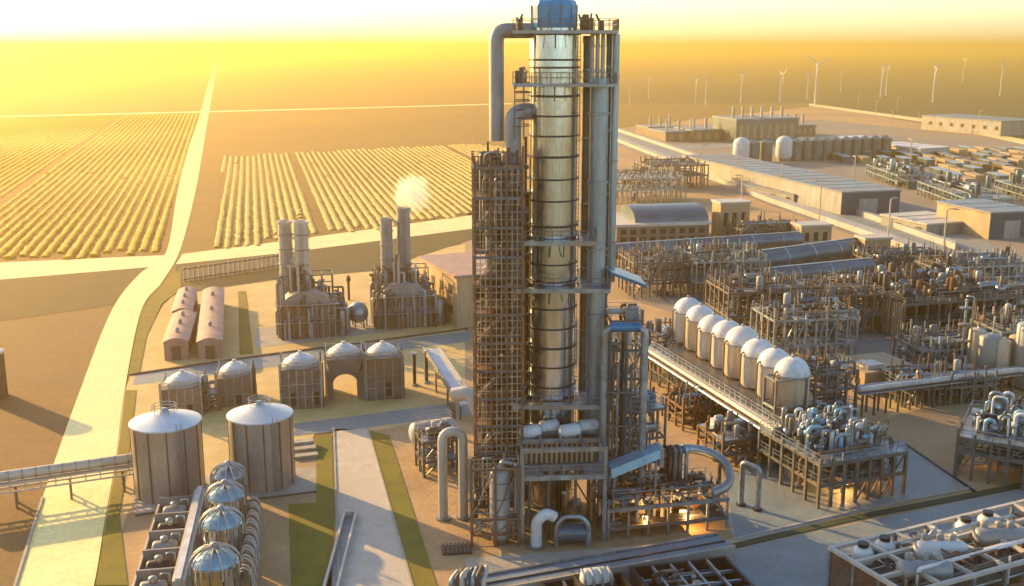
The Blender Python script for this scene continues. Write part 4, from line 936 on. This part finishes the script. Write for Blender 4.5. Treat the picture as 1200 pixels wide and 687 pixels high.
for x, y, _, kind, lab in spots:
    y = y * .82
    o = hm_ @ Vector((x, y, hm - 1.24)); t = thing('compressor', lab, 'machine', o, rz1, 'white machines in the roofless house')
    if kind == 'upright':
        MB().lathe([(1.1, 0), (1.1, .9), (.8, 1.3), (.4, 1.5)], seg=22).build('casing', M['white'], t, True); MB().lathe([(.55, 1.5), (.55, 1.9), (.35, 1.9)], seg=16).build('port', M['dark'], t, True)
        MB().tube([(1.0, 0, .7), (1.9, .2, .7), (1.9, .2, 0)], .3, 10, .4).build('pipe', M['galv'], t, True)
    elif kind == 'long':
        MB().drum((-2.0, .8, 1.0), (1.8, -1.0, 1.0), 1.0, 22, .6).build('casing', M['white' if x == 9.8 else 'paint_grey'], t, True)
        for q in (-1.2, .2, 1.3): MB().drum((q, .4 - q * .45, 1.9), (q, .4 - q * .45, 2.4), .4, 10).build('port', M['paint_grey'], t, True)
        MB().bb(-1.6, -.4, 0, 1.4, .4, .3).build('skid', M['steel'], t)
    else:
        for q in range(12): MB().drum((rnd.uniform(-1.6, 1.6), rnd.uniform(-1, 1), .1), (rnd.uniform(-1.6, 1.6), rnd.uniform(-1, 1), rnd.uniform(.7, 1.6)), .25, 8).build('valve', M[rnd.choice(['galv', 'steel', 'white'])], t, True)
# pipe bridge on the right
a, c = at(1002, 487), at(1190, 462); d = c - a
t = thing('pipe_bridge', 'pale pipe bridge between the rusty module and the splayed leg module', 'pipe bridge', a, math.atan2(d.y, d.x)); Lb = d.length
for y, r in ((-.5, .42), (.5, .36)): MB().tube([(0, y, 4.2), (Lb, y, 4.2), (Lb + 2.5, y - 2.5, 4.0)], r, 14, 1.5).build('pipe', M['cream' if y < 0 else 'galv'], t, True)
MB().bb(0, -1.1, 3.45, Lb, 1.1, 3.65).build('deck', M['paint_grey'], t)
for k in range(14): 
    b = MB(); x = Lb * (k + .2) / 14
    for y in (-.9, .9): b.bar((x, y, 0), (x, y, 3.44), .26)
    b.bar((x, -1.1, 2.6), (x, 1.1, 2.6), .2); b.build('trestle', M['brown'], t)
# low tan block behind
a = at(1012, 462); t = thing('low_block', 'low tan flat roofed block in the sun beyond the right pipe bridge', 'building', a, TH)
MB().bb(0, 0, 0, 10, 9, 3.2).build('wall', M['tan'], t); MB().bb(-.2, -.2, 3.21, 10.2, 9.2, 3.6).build('roof', M['tan'], t)
for k in range(3): MB().bb(-.05, 1.2 + 2.6 * k, 1.2, -.004, 2.5 + 2.6 * k, 2.3).build('window', M['dark'], t)
MB().bb(1.2, 1.2, 3.61, 4.2, 4.0, 4.3).build('roof_unit', M['cream'], t)
# stand of upright tanks at right edge; tan shells have sunlight in their colour
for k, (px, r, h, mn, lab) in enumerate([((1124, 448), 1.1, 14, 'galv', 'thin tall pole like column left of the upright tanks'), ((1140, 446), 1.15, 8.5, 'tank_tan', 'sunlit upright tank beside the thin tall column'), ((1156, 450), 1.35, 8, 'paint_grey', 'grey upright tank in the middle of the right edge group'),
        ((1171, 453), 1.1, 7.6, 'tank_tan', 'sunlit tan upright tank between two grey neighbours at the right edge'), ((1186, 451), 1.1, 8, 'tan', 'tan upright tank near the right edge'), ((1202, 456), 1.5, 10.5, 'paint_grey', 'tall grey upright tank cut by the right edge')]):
    t = thing('upright_tank', lab, 'tank', at(*px), TH, 'upright tanks at the right edge')
    MB().drum((0, 0, .8), (0, 0, h), r if k else .45, 22, .45).build('shell', M[mn], t, True)
    for q in range(5): MB().lathe([(1, 0), (1.06, .02), (1.06, .2), (1, .22)], 0, 0, 22).build('hoop', M['steel'], t, True, loc=(0, 0, 1.5 + q * (h - 3) / 4)); t.children[-1].scale = (r if k else .45, r if k else .45, 1)
    for q in range(4): MB().bar((.7 * r * math.cos(q * PI / 2), .7 * r * math.sin(q * PI / 2), 0), (.7 * r * math.cos(q * PI / 2), .7 * r * math.sin(q * PI / 2), .9), .3).build('leg', M['steel'], t)
    MB().tube([(r + .4, 0, 0), (r + .4, 0, h + .3), (0, 0, h + .6)], .15, 8, .4).build('pipe', M['galv'], t, True)
# ---- process units, the lattice country behind the tank row
PU = [  # corner px, W, D, levels, nx, ny, label
 ((742, 350), 20, 12, [4, 8], 11, 4, 'wide lattice unit of upright pipes right behind the service frame top'),
 ((815, 352), 16, 14, [4, 8.5], 9, 5, 'lattice unit of upright pipes straight behind the far white tank'),
 ((852, 398), 15, 12, [4.5, 9], 8, 5, 'dense lattice unit just behind the middle of the white tank row'),
 ((905, 436), 15, 10, [4.5, 9], 8, 4, 'brown lattice unit behind the near end of the white tank row'),
 ((935, 396), 17, 13, [4, 8], 9, 5, 'dark lattice unit between the white tanks and the big square module'),
 ((1078, 446), 12, 9, [2.8, 5.2], 8, 4, 'lattice unit hung with pipes left of the upright tanks'),
 ((1060, 478), 15, 8, [3], 8, 3, 'single storey pipe rack beside the right pipe bridge'),
 ((1170, 428), 17, 9, [3, 6], 8, 4, 'wide lattice unit cut by the right edge behind the upright tanks'),
 ((1020, 330), 20, 9, [3, 5], 12, 4, 'hazy lattice unit beyond the big square module'),
 ((1095, 342), 24, 9, [3, 5.5], 12, 4, 'hazy lattice unit under the highway near the right edge'),
 ((868, 290), 18, 9, [3, 5], 11, 4, 'hazy sunlit lattice unit right of the domed hall'),
 ((722, 240), 26, 20, [5, 9], 14, 5, 'hazy tall lattice unit behind the domed hall'),
 ((762, 222), 24, 18, [5, 9], 10, 5, 'hazy tall lattice unit left of the highway, farthest back')]
for k, (px, W, D, lv, nx, ny, lab) in enumerate(PU):
    far = at(*px).y > 260
    process_unit(lab, at(*px), W, D, lv, nx, ny, rz=TH - R(4 if far else 8), w=.34 if not far else .42, mname=['steel', 'galv', 'steel', 'galv'][k % 4], npipes=(95 if not far else 45), ngear=9 if not far else 4, nstub=40 if not far else 24, deck=.3, rail=not far, mdeck='paint_grey', topdeck=-.12, vert=.8, gmats=('galv', 'paint_grey', 'steel', 'brown', 'steel', 'teal'), group='lattice units behind the tank row', top=2.2, mats=['galv', 'steel', 'steel', 'rust', 'tan', 'teal', 'brown', 'paint_grey'], inner=False, stub_h=(1, 4), gears=1.3)
# big square module; tan louvres paint sunlight onto its end wall
a = at(1057, 399); t = process_unit('big square module with sunlit end screen and heaped pipes on top', a, 30, 26, [3.4, 7.0], 12, 7, rz=R(16), w=.4, npipes=95, ngear=40, nstub=70, deck=.7, mdeck='brown', gmats=('galv', 'paint_grey', 'steel', 'brown', 'steel', 'dark'), mname='steel', mats=['steel', 'galv', 'dark', 'rust', 'paint_grey', 'tan'], cat='process module', name='process_module', gears=1.6, stub_h=(.5, 3.2))
b = MB()
for k in range(34): b.bb(-.2, .4 + k * .76, .2, -.03, .8 + k * .76, 6.8)
b.build('louvre', M['tan'], t)
for k in range(40):
    x, y = rnd.uniform(2, 26), rnd.uniform(3, 24); MB().tube([(x, y, 7.7), (x, y, 7.7 + rnd.uniform(1, 4.5) * math.sin(PI * x / 26)), (x + rnd.uniform(1, 4), y, 8.2)], rnd.uniform(.15, .4), 8, .8).build('pipe_bend', M[rnd.choice(['steel', 'galv', 'dark', 'rust'])], t, True)
# big horizontal teal ducts
for k, (pa, pb, r, lab) in enumerate([((716, 312), (935, 296), 2.0, 'long dark duct lying farthest back, ending behind the column'), ((868, 330), (1012, 308), 2.6, 'thick blue grey duct in the middle of three, short and fat'), ((835, 350), (1018, 330), 2.0, 'long blue grey duct nearest of three behind the tank row')]):
    a, c = at(*pa), at(*pb); d = c - a; t = thing('duct_line', lab, 'duct', a, math.atan2(d.y, d.x), 'thick horizontal ducts behind the tank row'); L_ = d.length
    MB().drum((0, 0, r + 1.6), (L_, 0, r + 1.6), r, 22, .35).build('barrel', M['teal'], t, True)
    for q in range(int(L_ / 7) + 1): MB().bb(q * 7 + .2, -r * .8, 0, q * 7 + .9, r * .8, 2.2).build('saddle', M['concrete'], t)
    for q in range(int(L_ / 9)): o = MB().lathe([(r, 0), (r * 1.05, .05), (r * 1.05, .5), (r, .55)], 0, 0, 22).build('ring', M['galv'], t, True); o.matrix_local = Matrix.Translation((q * 9 + 4, 0, r + 1.6)) @ Matrix.Rotation(PI / 2, 4, 'Y')
    MB().bb(0, -.4, 2 * r + 1.62, L_, .4, 2 * r + 1.75).build('walkway', M['galv'], t)
for k, (px, w, h, lab) in enumerate([((938, 292), 9, 6, 'sunlit tan kiosk at the end of the farthest duct'), ((1012, 314), 7, 7, 'sunlit tan kiosk at the end of the middle duct'), ((843, 280), 9, 10, 'sunlit tan stair block right of the domed hall')]):
    t = thing('kiosk', lab, 'building', at(*px), TH - R(6), 'sunlit tan kiosks'); MB().bb(0, 0, 0, w, w * .7, h).build('wall', M['tan'], t); MB().bb(-.3, -.3, h + .01, w + .3, w * .7 + .3, h + .6).build('roof', M['cream'], t)
    for q in range(3): MB().bb(w * (.12 + .3 * q), -.06, h * .35, w * (.26 + .3 * q), -.004, h * .75).build('window', M['dark'], t)
# domed hall behind the column
a = at(722, 288); t = thing('domed_hall', 'hall with a long blue grey barrel roof right of the column', 'building', a, R(10)); Wh, Dh, hh = 27, 22, 5.2
MB().bb(0, 0, 0, Wh, Dh, hh).build('wall', M['brick'], t)
b = MB(); n = 14; vs = []
for x in (6, Wh + .6):
    for k in range(n + 1):
        q = PI * k / n; vs.append((x, Dh / 2 - Dh * .40 * math.cos(q), hh + .7 + 3.8 * math.sin(q)))
b.add(vs, [(k + 1, k, n + 1 + k, n + 2 + k) for k in range(n)] + [tuple(range(n + 1)), tuple(range(n + 1, 2 * n + 2))[::-1]])
b.build('barrel_roof', M['teal'], t, True); MB().bb(-.6, -.6, hh + .01, Wh + .6, Dh + .6, hh + .69).build('cornice', M['cream'], t)
for k in range(9):
    for z in (.8, 3.0): MB().bb(1.2 + k * 2.85, -.1, z, 2.8 + k * 2.85, -.005, z + 1.4).build('window', M['dark'], t)
for k in range(7): MB().bb(-.1, 1.2 + k * 3.0, .8, -.005, 2.6 + k * 3.0, 4.6).build('window', M['dark'], t)
# long warehouse
def hall(name, pf0, pf1, pb0, h, label, wm, rm, cat='warehouse', em=None, group=None, roof_rise=.0):
    a, c, e = at(*pf0), at(*pf1), at(*pb0); u = c - a; v = e - a; W = u.length; D = abs(v.dot(Vector((-u.y, u.x, 0)).normalized()))
    t = thing(name, label, cat, a, math.atan2(u.y, u.x), group)
    MB().bb(0, 0, 0, W, D, h).build('wall', M[wm], t); MB().bb(-.4, -.4, h + .01, W + .4, D + .4, h + .5).build('roof', M[rm], t)
    if em: MB().bb(-.02, -.12, 0, W + .02, -.004, h).build('shade_end_wall', M[em], t)  # dark panel paints the shade on the front wall
    n = int(D / 9)
    for k in range(n if cat != 'warehouse' else 0): MB().bb(-.1, 2 + k * 9, h * .4, -.005, 4.5 + k * 9, h * .65).build('window', M['dark'], t)
    MB().bb(W * .3, -.2, 0, W * .62, -.13, h * .7).build('loading_door', M['paint_grey'], t)
    b = MB()
    for k in range(1, n + 1): b.bb(.2, k * D / (n + 1) - .12, h + .51, W - .2, k * D / (n + 1) + .12, h + .62)
    if b.v: b.build('roof_seam', M['galv'], t)
    return t
hall('warehouse', (985, 252), (1053, 249), (862, 200), 7.2, 'long warehouse with pale flat roof and end wall tinted dark blue as shade', 'paint_grey', 'roof_grey', em='navy')
hall('warehouse', (1158, 281), (1215, 278), (1128, 264), 7.5, 'boxy warehouse with sunlit side wall cut by the right edge', 'tan', 'roof_grey', em='navy')  # tan side and navy end put sun and shade into wall colours
hall('depot_building', (930, 238), (952, 236.5), (900, 222), 2.6, 'low dark depot between highway and the long warehouse', 'paint_grey', 'roof_grey', 'building')
hall('depot_building', (1085, 276), (1140, 272), (1060, 262), 3, 'low pale depot left of the boxy warehouse', 'paint_grey', 'cream', 'building')
hall('far_building', (1172, 160), (1215, 158), (1168, 148), 9, 'pale far building on the grassland at the right edge', 'paint_grey', 'roof_grey', 'building')
hall('far_building', (1078, 187), (1112, 185), (1062, 178), 5, 'far white roofed hut behind the blue container rows', 'cream', 'white', 'building')
hall('far_building', (1018, 176), (1046, 174), (1010, 170), 5, 'far white roofed hut left of the other white hut', 'cream', 'white', 'building')
# far tank row
for k, px in enumerate([868, 882, 897, 918, 932, 944, 956, 967, 978, 990, 1001, 1012, 1024, 1036]):
    t = thing('far_tank', 'pale round tank in the far row behind the long warehouse' if k in (0, 3) else 'blue grey tank in the far row behind the long warehouse', 'tank', at(px, 191 - (px - 868) * .045), TH, 'tank row behind the long warehouse')
    r = 4.0 if k in (0, 3) else 3.1
    if k in (0, 3): MB().drum((0, 0, 3), (0, 0, 9), r, 18, .8).build('shell', M['white'], t, True); MB().lathe([(r * .8, 0), (r * .8, 3)], seg=16).build('skirt', M['steel'], t, True)
    else: MB().lathe([(r, 0), (r, 9.5), (.01, 11)], seg=18).build('shell', M['teal'], t, True); MB().lathe([(r + .2, 9.3), (r + .2, 9.7)], seg=18).build('rim', M['galv'], t, True)
# far dark buildings by the horizon field
for k, (px, W, D, h) in enumerate([((780, 166), 26, 26, 5), ((812, 166), 26, 26, 6), ((862, 168), 20, 30, 13), ((895, 167), 22, 30, 13), ((925, 160), 18, 24, 6), ((760, 160), 22, 20, 5)]):
    t = thing('far_block', ['low far shed left of the two dark blocks', 'low far shed touching the left dark block', 'left one of two dark far blocks at the plain edge', 'right one of two dark far blocks at the plain edge', 'low far shed right of the two dark blocks', 'lowest far shed beside the column, by the plain'][k], 'building', at(*px), R(16), 'far blocks at the edge of the plain')
    MB().bb(0, 0, 0, W, D, h).build('wall', M['teal' if h > 9 else 'brick'], t); MB().bb(-.5, -.5, h + .01, W + .5, D + .5, h + .8).build('roof', M['roof_grey'], t)
    for q in range(4): MB().bb(W * (.1 + .22 * q), -.15, h * .2, W * (.2 + .22 * q), -.01, h * .8).build('window', M['tan'], t)
    for q in range(3): MB().lathe([(.9, h), (.8, h + 7)], W * (.2 + .3 * q), D * .4, 10).build('chimney', M['cream'], t, True)
# rows of containers and units in the far yard
def yard_unit(mn, W, D, h):
    t = thing('container', '', 'container', (0, 0, 0)); MB().bb(0, 0, 0, W, D, h).build('body', M[mn], t); MB().bb(-.1, -.1, h + .01, W + .1, D + .1, h + .25).build('roof', M['sky_tint_steel' if mn == 'teal' else ('tan' if mn == 'tan' else 'roof_grey')], t)
    b = MB()
    for k in range(6): b.bb(W * (k + .3) / 6, -.12, .3, W * (k + .3) / 6 + .3, -.005, h - .2)
    b.build('rib', M['dark'], t)
    return t
protos = {'teal': yard_unit('teal', 13, 4, 3.2), 'tan': yard_unit('tan', 12, 4, 3.0), 'brown': yard_unit('brown', 13, 4, 3.4)}
used = set()
dv = at(1150, 256) - at(1000, 197); dv.z = 0; rzc = math.atan2(dv.y, dv.x); dv.normalize(); nv = Vector((-dv.y, dv.x, 0)); o0 = at(1000, 197)
for row in range(0, 22):
    for q in range(-8, 26):
        p = o0 + nv * (row * 8.5 + rnd.uniform(-.6, .6)) + dv * (q * 15.5 + rnd.uniform(-2, 2) + row * 3)
        if p.y < 200: continue
        dcam = p.y * math.cos(TILT) + EYE * math.sin(TILT); px = 600 + F * p.x / dcam; py = 343.5 - F * (p.y * math.sin(TILT) - EYE * math.cos(TILT)) / dcam
        if px < 945 or px > 1225 or py > 262 or py < 178 or rnd.random() < .2 or (px > 1105 and py > 236): continue
        if py > 181 + (px - 945) * .40: continue
        if any(abs(px - ux - 28) < 44 and abs(py - uy + 2) < 11 for ux, uy in ((1015, 206), (1075, 228), (1165, 226))): continue
        mn = rnd.choice(['teal', 'teal', 'teal', 'brown']) if px < 1085 and rnd.random() < .8 else rnd.choice(['tan', 'tan', 'brown', 'teal'])
        lab = {'teal': 'blue grey container in the far storage yard', 'tan': 'tan container in the far storage yard', 'brown': 'brown container in the far storage yard'}[mn]
        rz = rzc + rnd.uniform(-.04, .04); o = protos[mn]
        if mn in used: o = copy_tree(o, p, rz)
        else: used.add(mn); o.location = p; o.rotation_euler.z = rz
        o['label'] = lab; o['group'] = 'containers in the far storage yard'
for px, W_, D_, lab in [((1015, 206), 42, 16, 'low blue grey pipe unit among the containers behind the long warehouse'), ((1075, 228), 46, 16, 'low blue grey pipe unit among the containers left of the boxy warehouse'), ((1165, 226), 46, 18, 'low blue grey pipe unit among the containers behind the boxy warehouse')]:
    process_unit(lab, at(*px), W_, D_, [2.6, 5], 12, 3, rz=rzc + R(90 if False else 0), w=.4, mname='sky_tint_steel', npipes=60, ngear=14, nstub=26, deck=.2, rail=False, vert=.4, mats=['teal', 'sky_tint_steel', 'galv', 'teal', 'tan', 'navy'], gmats=('teal', 'sky_tint_steel', 'galv', 'navy'), gears=2.2, group='pipe units in the far storage yard', mdeck='paint_grey', stub_h=(1, 4))
# light poles
pole = None
for px in [(1005, 128), (1026, 137), (1051, 131), (1045, 153), (1075, 154), (1146, 152), (868, 250), (915, 232), (960, 258), (1040, 285), (1105, 300), (820, 204), (1000, 222), (1066, 196)]:
    if pole is None:
        pole = thing('lamp_post', 'slim pale lamp post beside the roads of the far yard', 'lamp post', at(*px), 0, 'lamp posts in the far yard')
        MB().tube([(0, 0, 0), (0, 0, 12)], .22, 8).build('pole', M['cream'], pole, True); MB().tube([(0, 0, 12), (.2, 0, 12.6), (2.4, 0, 12.8)], .16, 8, .4).build('arm', M['cream'], pole, True); MB().bb(1.9, -.35, 12.5, 3.2, .35, 12.68).build('lamp_head', M['paint_grey'], pole)
    else: copy_tree(pole, at(*px), rnd.uniform(0, 6))
# wind turbines over the plain
tb = None
TB = [(738, 128, 46, 2), (815, 121, 50, 20), (827, 124, 60, 70), (868, 121, 60, 40), (914, 120, 58, 100), (955, 123, 86, 10), (946, 116, 52, 60), (1032, 114, 62, 25), (1038, 112, 56, 80), (1093, 120, 74, 15), (1172, 113, 66, 50), (760, 116, 44, 33), (1128, 96, 44, 90), (985, 108, 40, 5)]
for px, py, hpx, sp in TB:
    p = at(px, min(py, 124)); H_ = hpx * .52 / F * p.y
    if tb is None:
        tb = thing('wind_turbine', 'slender pale wind turbine standing on the hazy plain', 'wind turbine', p, R(sp), 'wind turbines on the hazy plain')
        MB().lathe([(1.2, 0), (.6, 40)], seg=12).build('tower', M['white'], tb, True); MB().drum((0, 1.6, 41), (0, -2.2, 41), .9, 12).build('nacelle', M['white'], tb, True); MB().drum((0, -2.4, 41), (0, -3.2, 41), .65, 12).build('hub', M['white'], tb, True)
        for k in range(3):
            a_ = 2 * PI * k / 3 + .4; ca, sa = math.cos(a_), math.sin(a_); b = MB()
            vs = []
            for rr, wd, th_ in ((.6, .35, .3), (3.5, .7, .22), (11, .45, .14), (17, .12, .05)):
                for s1, s2 in ((-1, -1), (1, -1), (1, 1), (-1, 1)): 
                    vs.append((ca * rr - sa * wd * s1, -2.9 + th_ * s2, 41 + sa * rr + ca * wd * s1))
            fs = [(0, 1, 2, 3), (15, 14, 13, 12)]
            for q in range(3):
                for j in range(4): fs.append((q * 4 + j, q * 4 + 4 + j, q * 4 + 4 + (j + 1) % 4, q * 4 + (j + 1) % 4))
            b.add(vs, fs); b.build('blade', M['white'], tb)
        tb.scale = (H_ / 40,) * 3; first = tb
    else:
        o = copy_tree(tb, p, R(sp)); o.scale = (H_ / 40,) * 3

# steam drifting from the taller grey chimney
st = bpy.data.materials.new('steam'); st.use_nodes = True; n_ = st.node_tree; N_ = n_.nodes; N_.remove(N_['Principled BSDF'])
sv = N_.new('ShaderNodeVolumePrincipled'); sv.inputs['Color'].default_value = (1, .97, .92, 1); sv.inputs['Anisotropy'].default_value = .5
tc = N_.new('ShaderNodeTexCoord'); ln = N_.new('ShaderNodeVectorMath'); ln.operation = 'LENGTH'; n_.links.new(tc.outputs['Object'], ln.inputs[0])
nz = N_.new('ShaderNodeTexNoise'); nz.inputs['Scale'].default_value = 2.6; nz.inputs['Detail'].default_value = 4; n_.links.new(tc.outputs['Object'], nz.inputs['Vector'])
m1 = N_.new('ShaderNodeMath'); m1.operation = 'MULTIPLY_ADD'; n_.links.new(nz.outputs['Fac'], m1.inputs[0]); m1.inputs[1].default_value = 1.0; n_.links.new(ln.outputs['Value'], m1.inputs[2])
mr = N_.new('ShaderNodeMapRange'); mr.inputs['From Min'].default_value = 1.38; mr.inputs['From Max'].default_value = .6; mr.inputs['To Max'].default_value = .5; n_.links.new(m1.outputs[0], mr.inputs['Value'])
n_.links.new(mr.outputs['Result'], sv.inputs['Density']); n_.links.new(sv.outputs['Volume'], N_['Material Output'].inputs['Volume'])
ch = at(444, 386); prof = [(math.sin(PI * q / 12) + .0005, -math.cos(PI * q / 12)) for q in range(13)]
o = MB().lathe(prof, seg=24).build('steam', st, loc=(ch.x + 6.2, ch.y + 8.6, 25.6)); o.scale = (4.6, 4.2, 4.8)
tag(o, 'soft white steam puff drifting above the taller grey chimney', 'steam', kind='stuff')

# warm work lamps glowing under the decks
for k, (px, py, z, lab) in enumerate([(800, 621, 2.4, 'warm work lamp glowing under the low pipe frame beside the column'), (752, 628, 2.4, 'warm work lamp glowing between base frame and low pipe frame'), (985, 578, 2.3, 'warm work lamp glowing inside the two storey rusty module'), (1150, 545, 2.8, 'warm work lamp glowing under the splayed leg module')]):
    p = at(px, py); t = thing('work_lamp', lab, 'lamp', p, TH, 'warm work lamps')
    MB().tube([(0, 0, 0), (0, 0, z), (.35, 0, z + .2)], .05, 6, .2).build('stand', M['dark'], t, True)
    MB().lathe([(.22, z), (.1, z + .2), (.05, z + .24)], .45, 0, 12).build('shade', M['dark'], t, True)
    if k == 0:
        em = bpy.data.materials.new('bulb'); em.use_nodes = True; e_ = em.node_tree.nodes['Principled BSDF']; e_.inputs['Emission Color'].default_value = (1, .55, .16, 1); e_.inputs['Emission Strength'].default_value = 12
    MB().drum((.45, 0, z - .12), (.45, 0, z - .02), .09, 10, .8).build('bulb', em, t, True)
    ld = bpy.data.lights.new('work_light', 'POINT'); ld.energy = 450; ld.color = (1, .50, .14); ld.shadow_soft_size = .1
    lo = bpy.data.objects.new('work_light', ld); C.objects.link(lo); lo.parent = t; lo.location = (.45, 0, z - .35)
# ================================================================== LIGHT, AIR, CAMERA
w = bpy.data.worlds.new("World"); sc.world = w; w.use_nodes = True
nt = w.node_tree; bg = nt.nodes['Background']; sky = nt.nodes.new('ShaderNodeTexSky'); sky.sky_type = 'NISHITA'; sky.sun_disc = False
EL, AZ = R(16.5), R(-51)      # sun height; direction clockwise from the view axis
sky.sun_elevation = EL; sky.sun_rotation = AZ; sky.air_density = 1.1; sky.dust_density = 1.0; sky.ozone_density = 2.0
nt.links.new(sky.outputs['Color'], bg.inputs['Color']); bg.inputs['Strength'].default_value = .15
sd = bpy.data.lights.new('sun', 'SUN'); sd.energy = 5.0; sd.angle = R(.6); sd.color = (1.0, .62, .20)
so = bpy.data.objects.new('sun', sd); C.objects.link(so)
dirv = Vector((math.sin(AZ) * math.cos(EL), math.cos(AZ) * math.cos(EL), math.sin(EL)))
so.rotation_euler = dirv.to_track_quat('Z', 'Y').to_euler(); so.location = (-200, 100, 200)
hm2 = bpy.data.materials.new('haze'); hm2.use_nodes = True; n2 = hm2.node_tree; n2.nodes.remove(n2.nodes['Principled BSDF'])
pv = n2.nodes.new('ShaderNodeVolumePrincipled'); pv.inputs['Color'].default_value = (1.0, .655, .17, 1); pv.inputs['Density'].default_value = .0004; pv.inputs['Anisotropy'].default_value = .83
n2.links.new(pv.outputs['Volume'], n2.nodes['Material Output'].inputs['Volume'])
GG = 14200
hz = MB().bb(-GG, -400, -1, GG, 2 * GG, 78).build('haze', hm2); tag(hz, 'warm golden evening haze lying over the whole plant', 'haze', kind='stuff')
cam = bpy.data.cameras.new('camera'); co = bpy.data.objects.new('camera', cam); C.objects.link(co)
co.location = (0, 0, EYE); co.rotation_euler = (PI / 2 - TILT, 0, 0); cam.sensor_width = 36; cam.lens = 36 * F / 1200; cam.clip_start = 1; cam.clip_end = 60000
sc.camera = co
sc.render.engine = 'CYCLES'; cy = sc.cycles
cy.use_denoising = True; cy.max_bounces = 6; cy.diffuse_bounces = 3; cy.glossy_bounces = 3; cy.volume_bounces = 1; cy.transparent_max_bounces = 4; cy.caustics_reflective = False; cy.caustics_refractive = False; cy.sample_clamp_indirect = 4
vs = sc.view_settings; vs.view_transform = 'Standard'; vs.look = 'None'; vs.exposure = 1.25; vs.gamma = 1.0; vs.use_curve_mapping = False
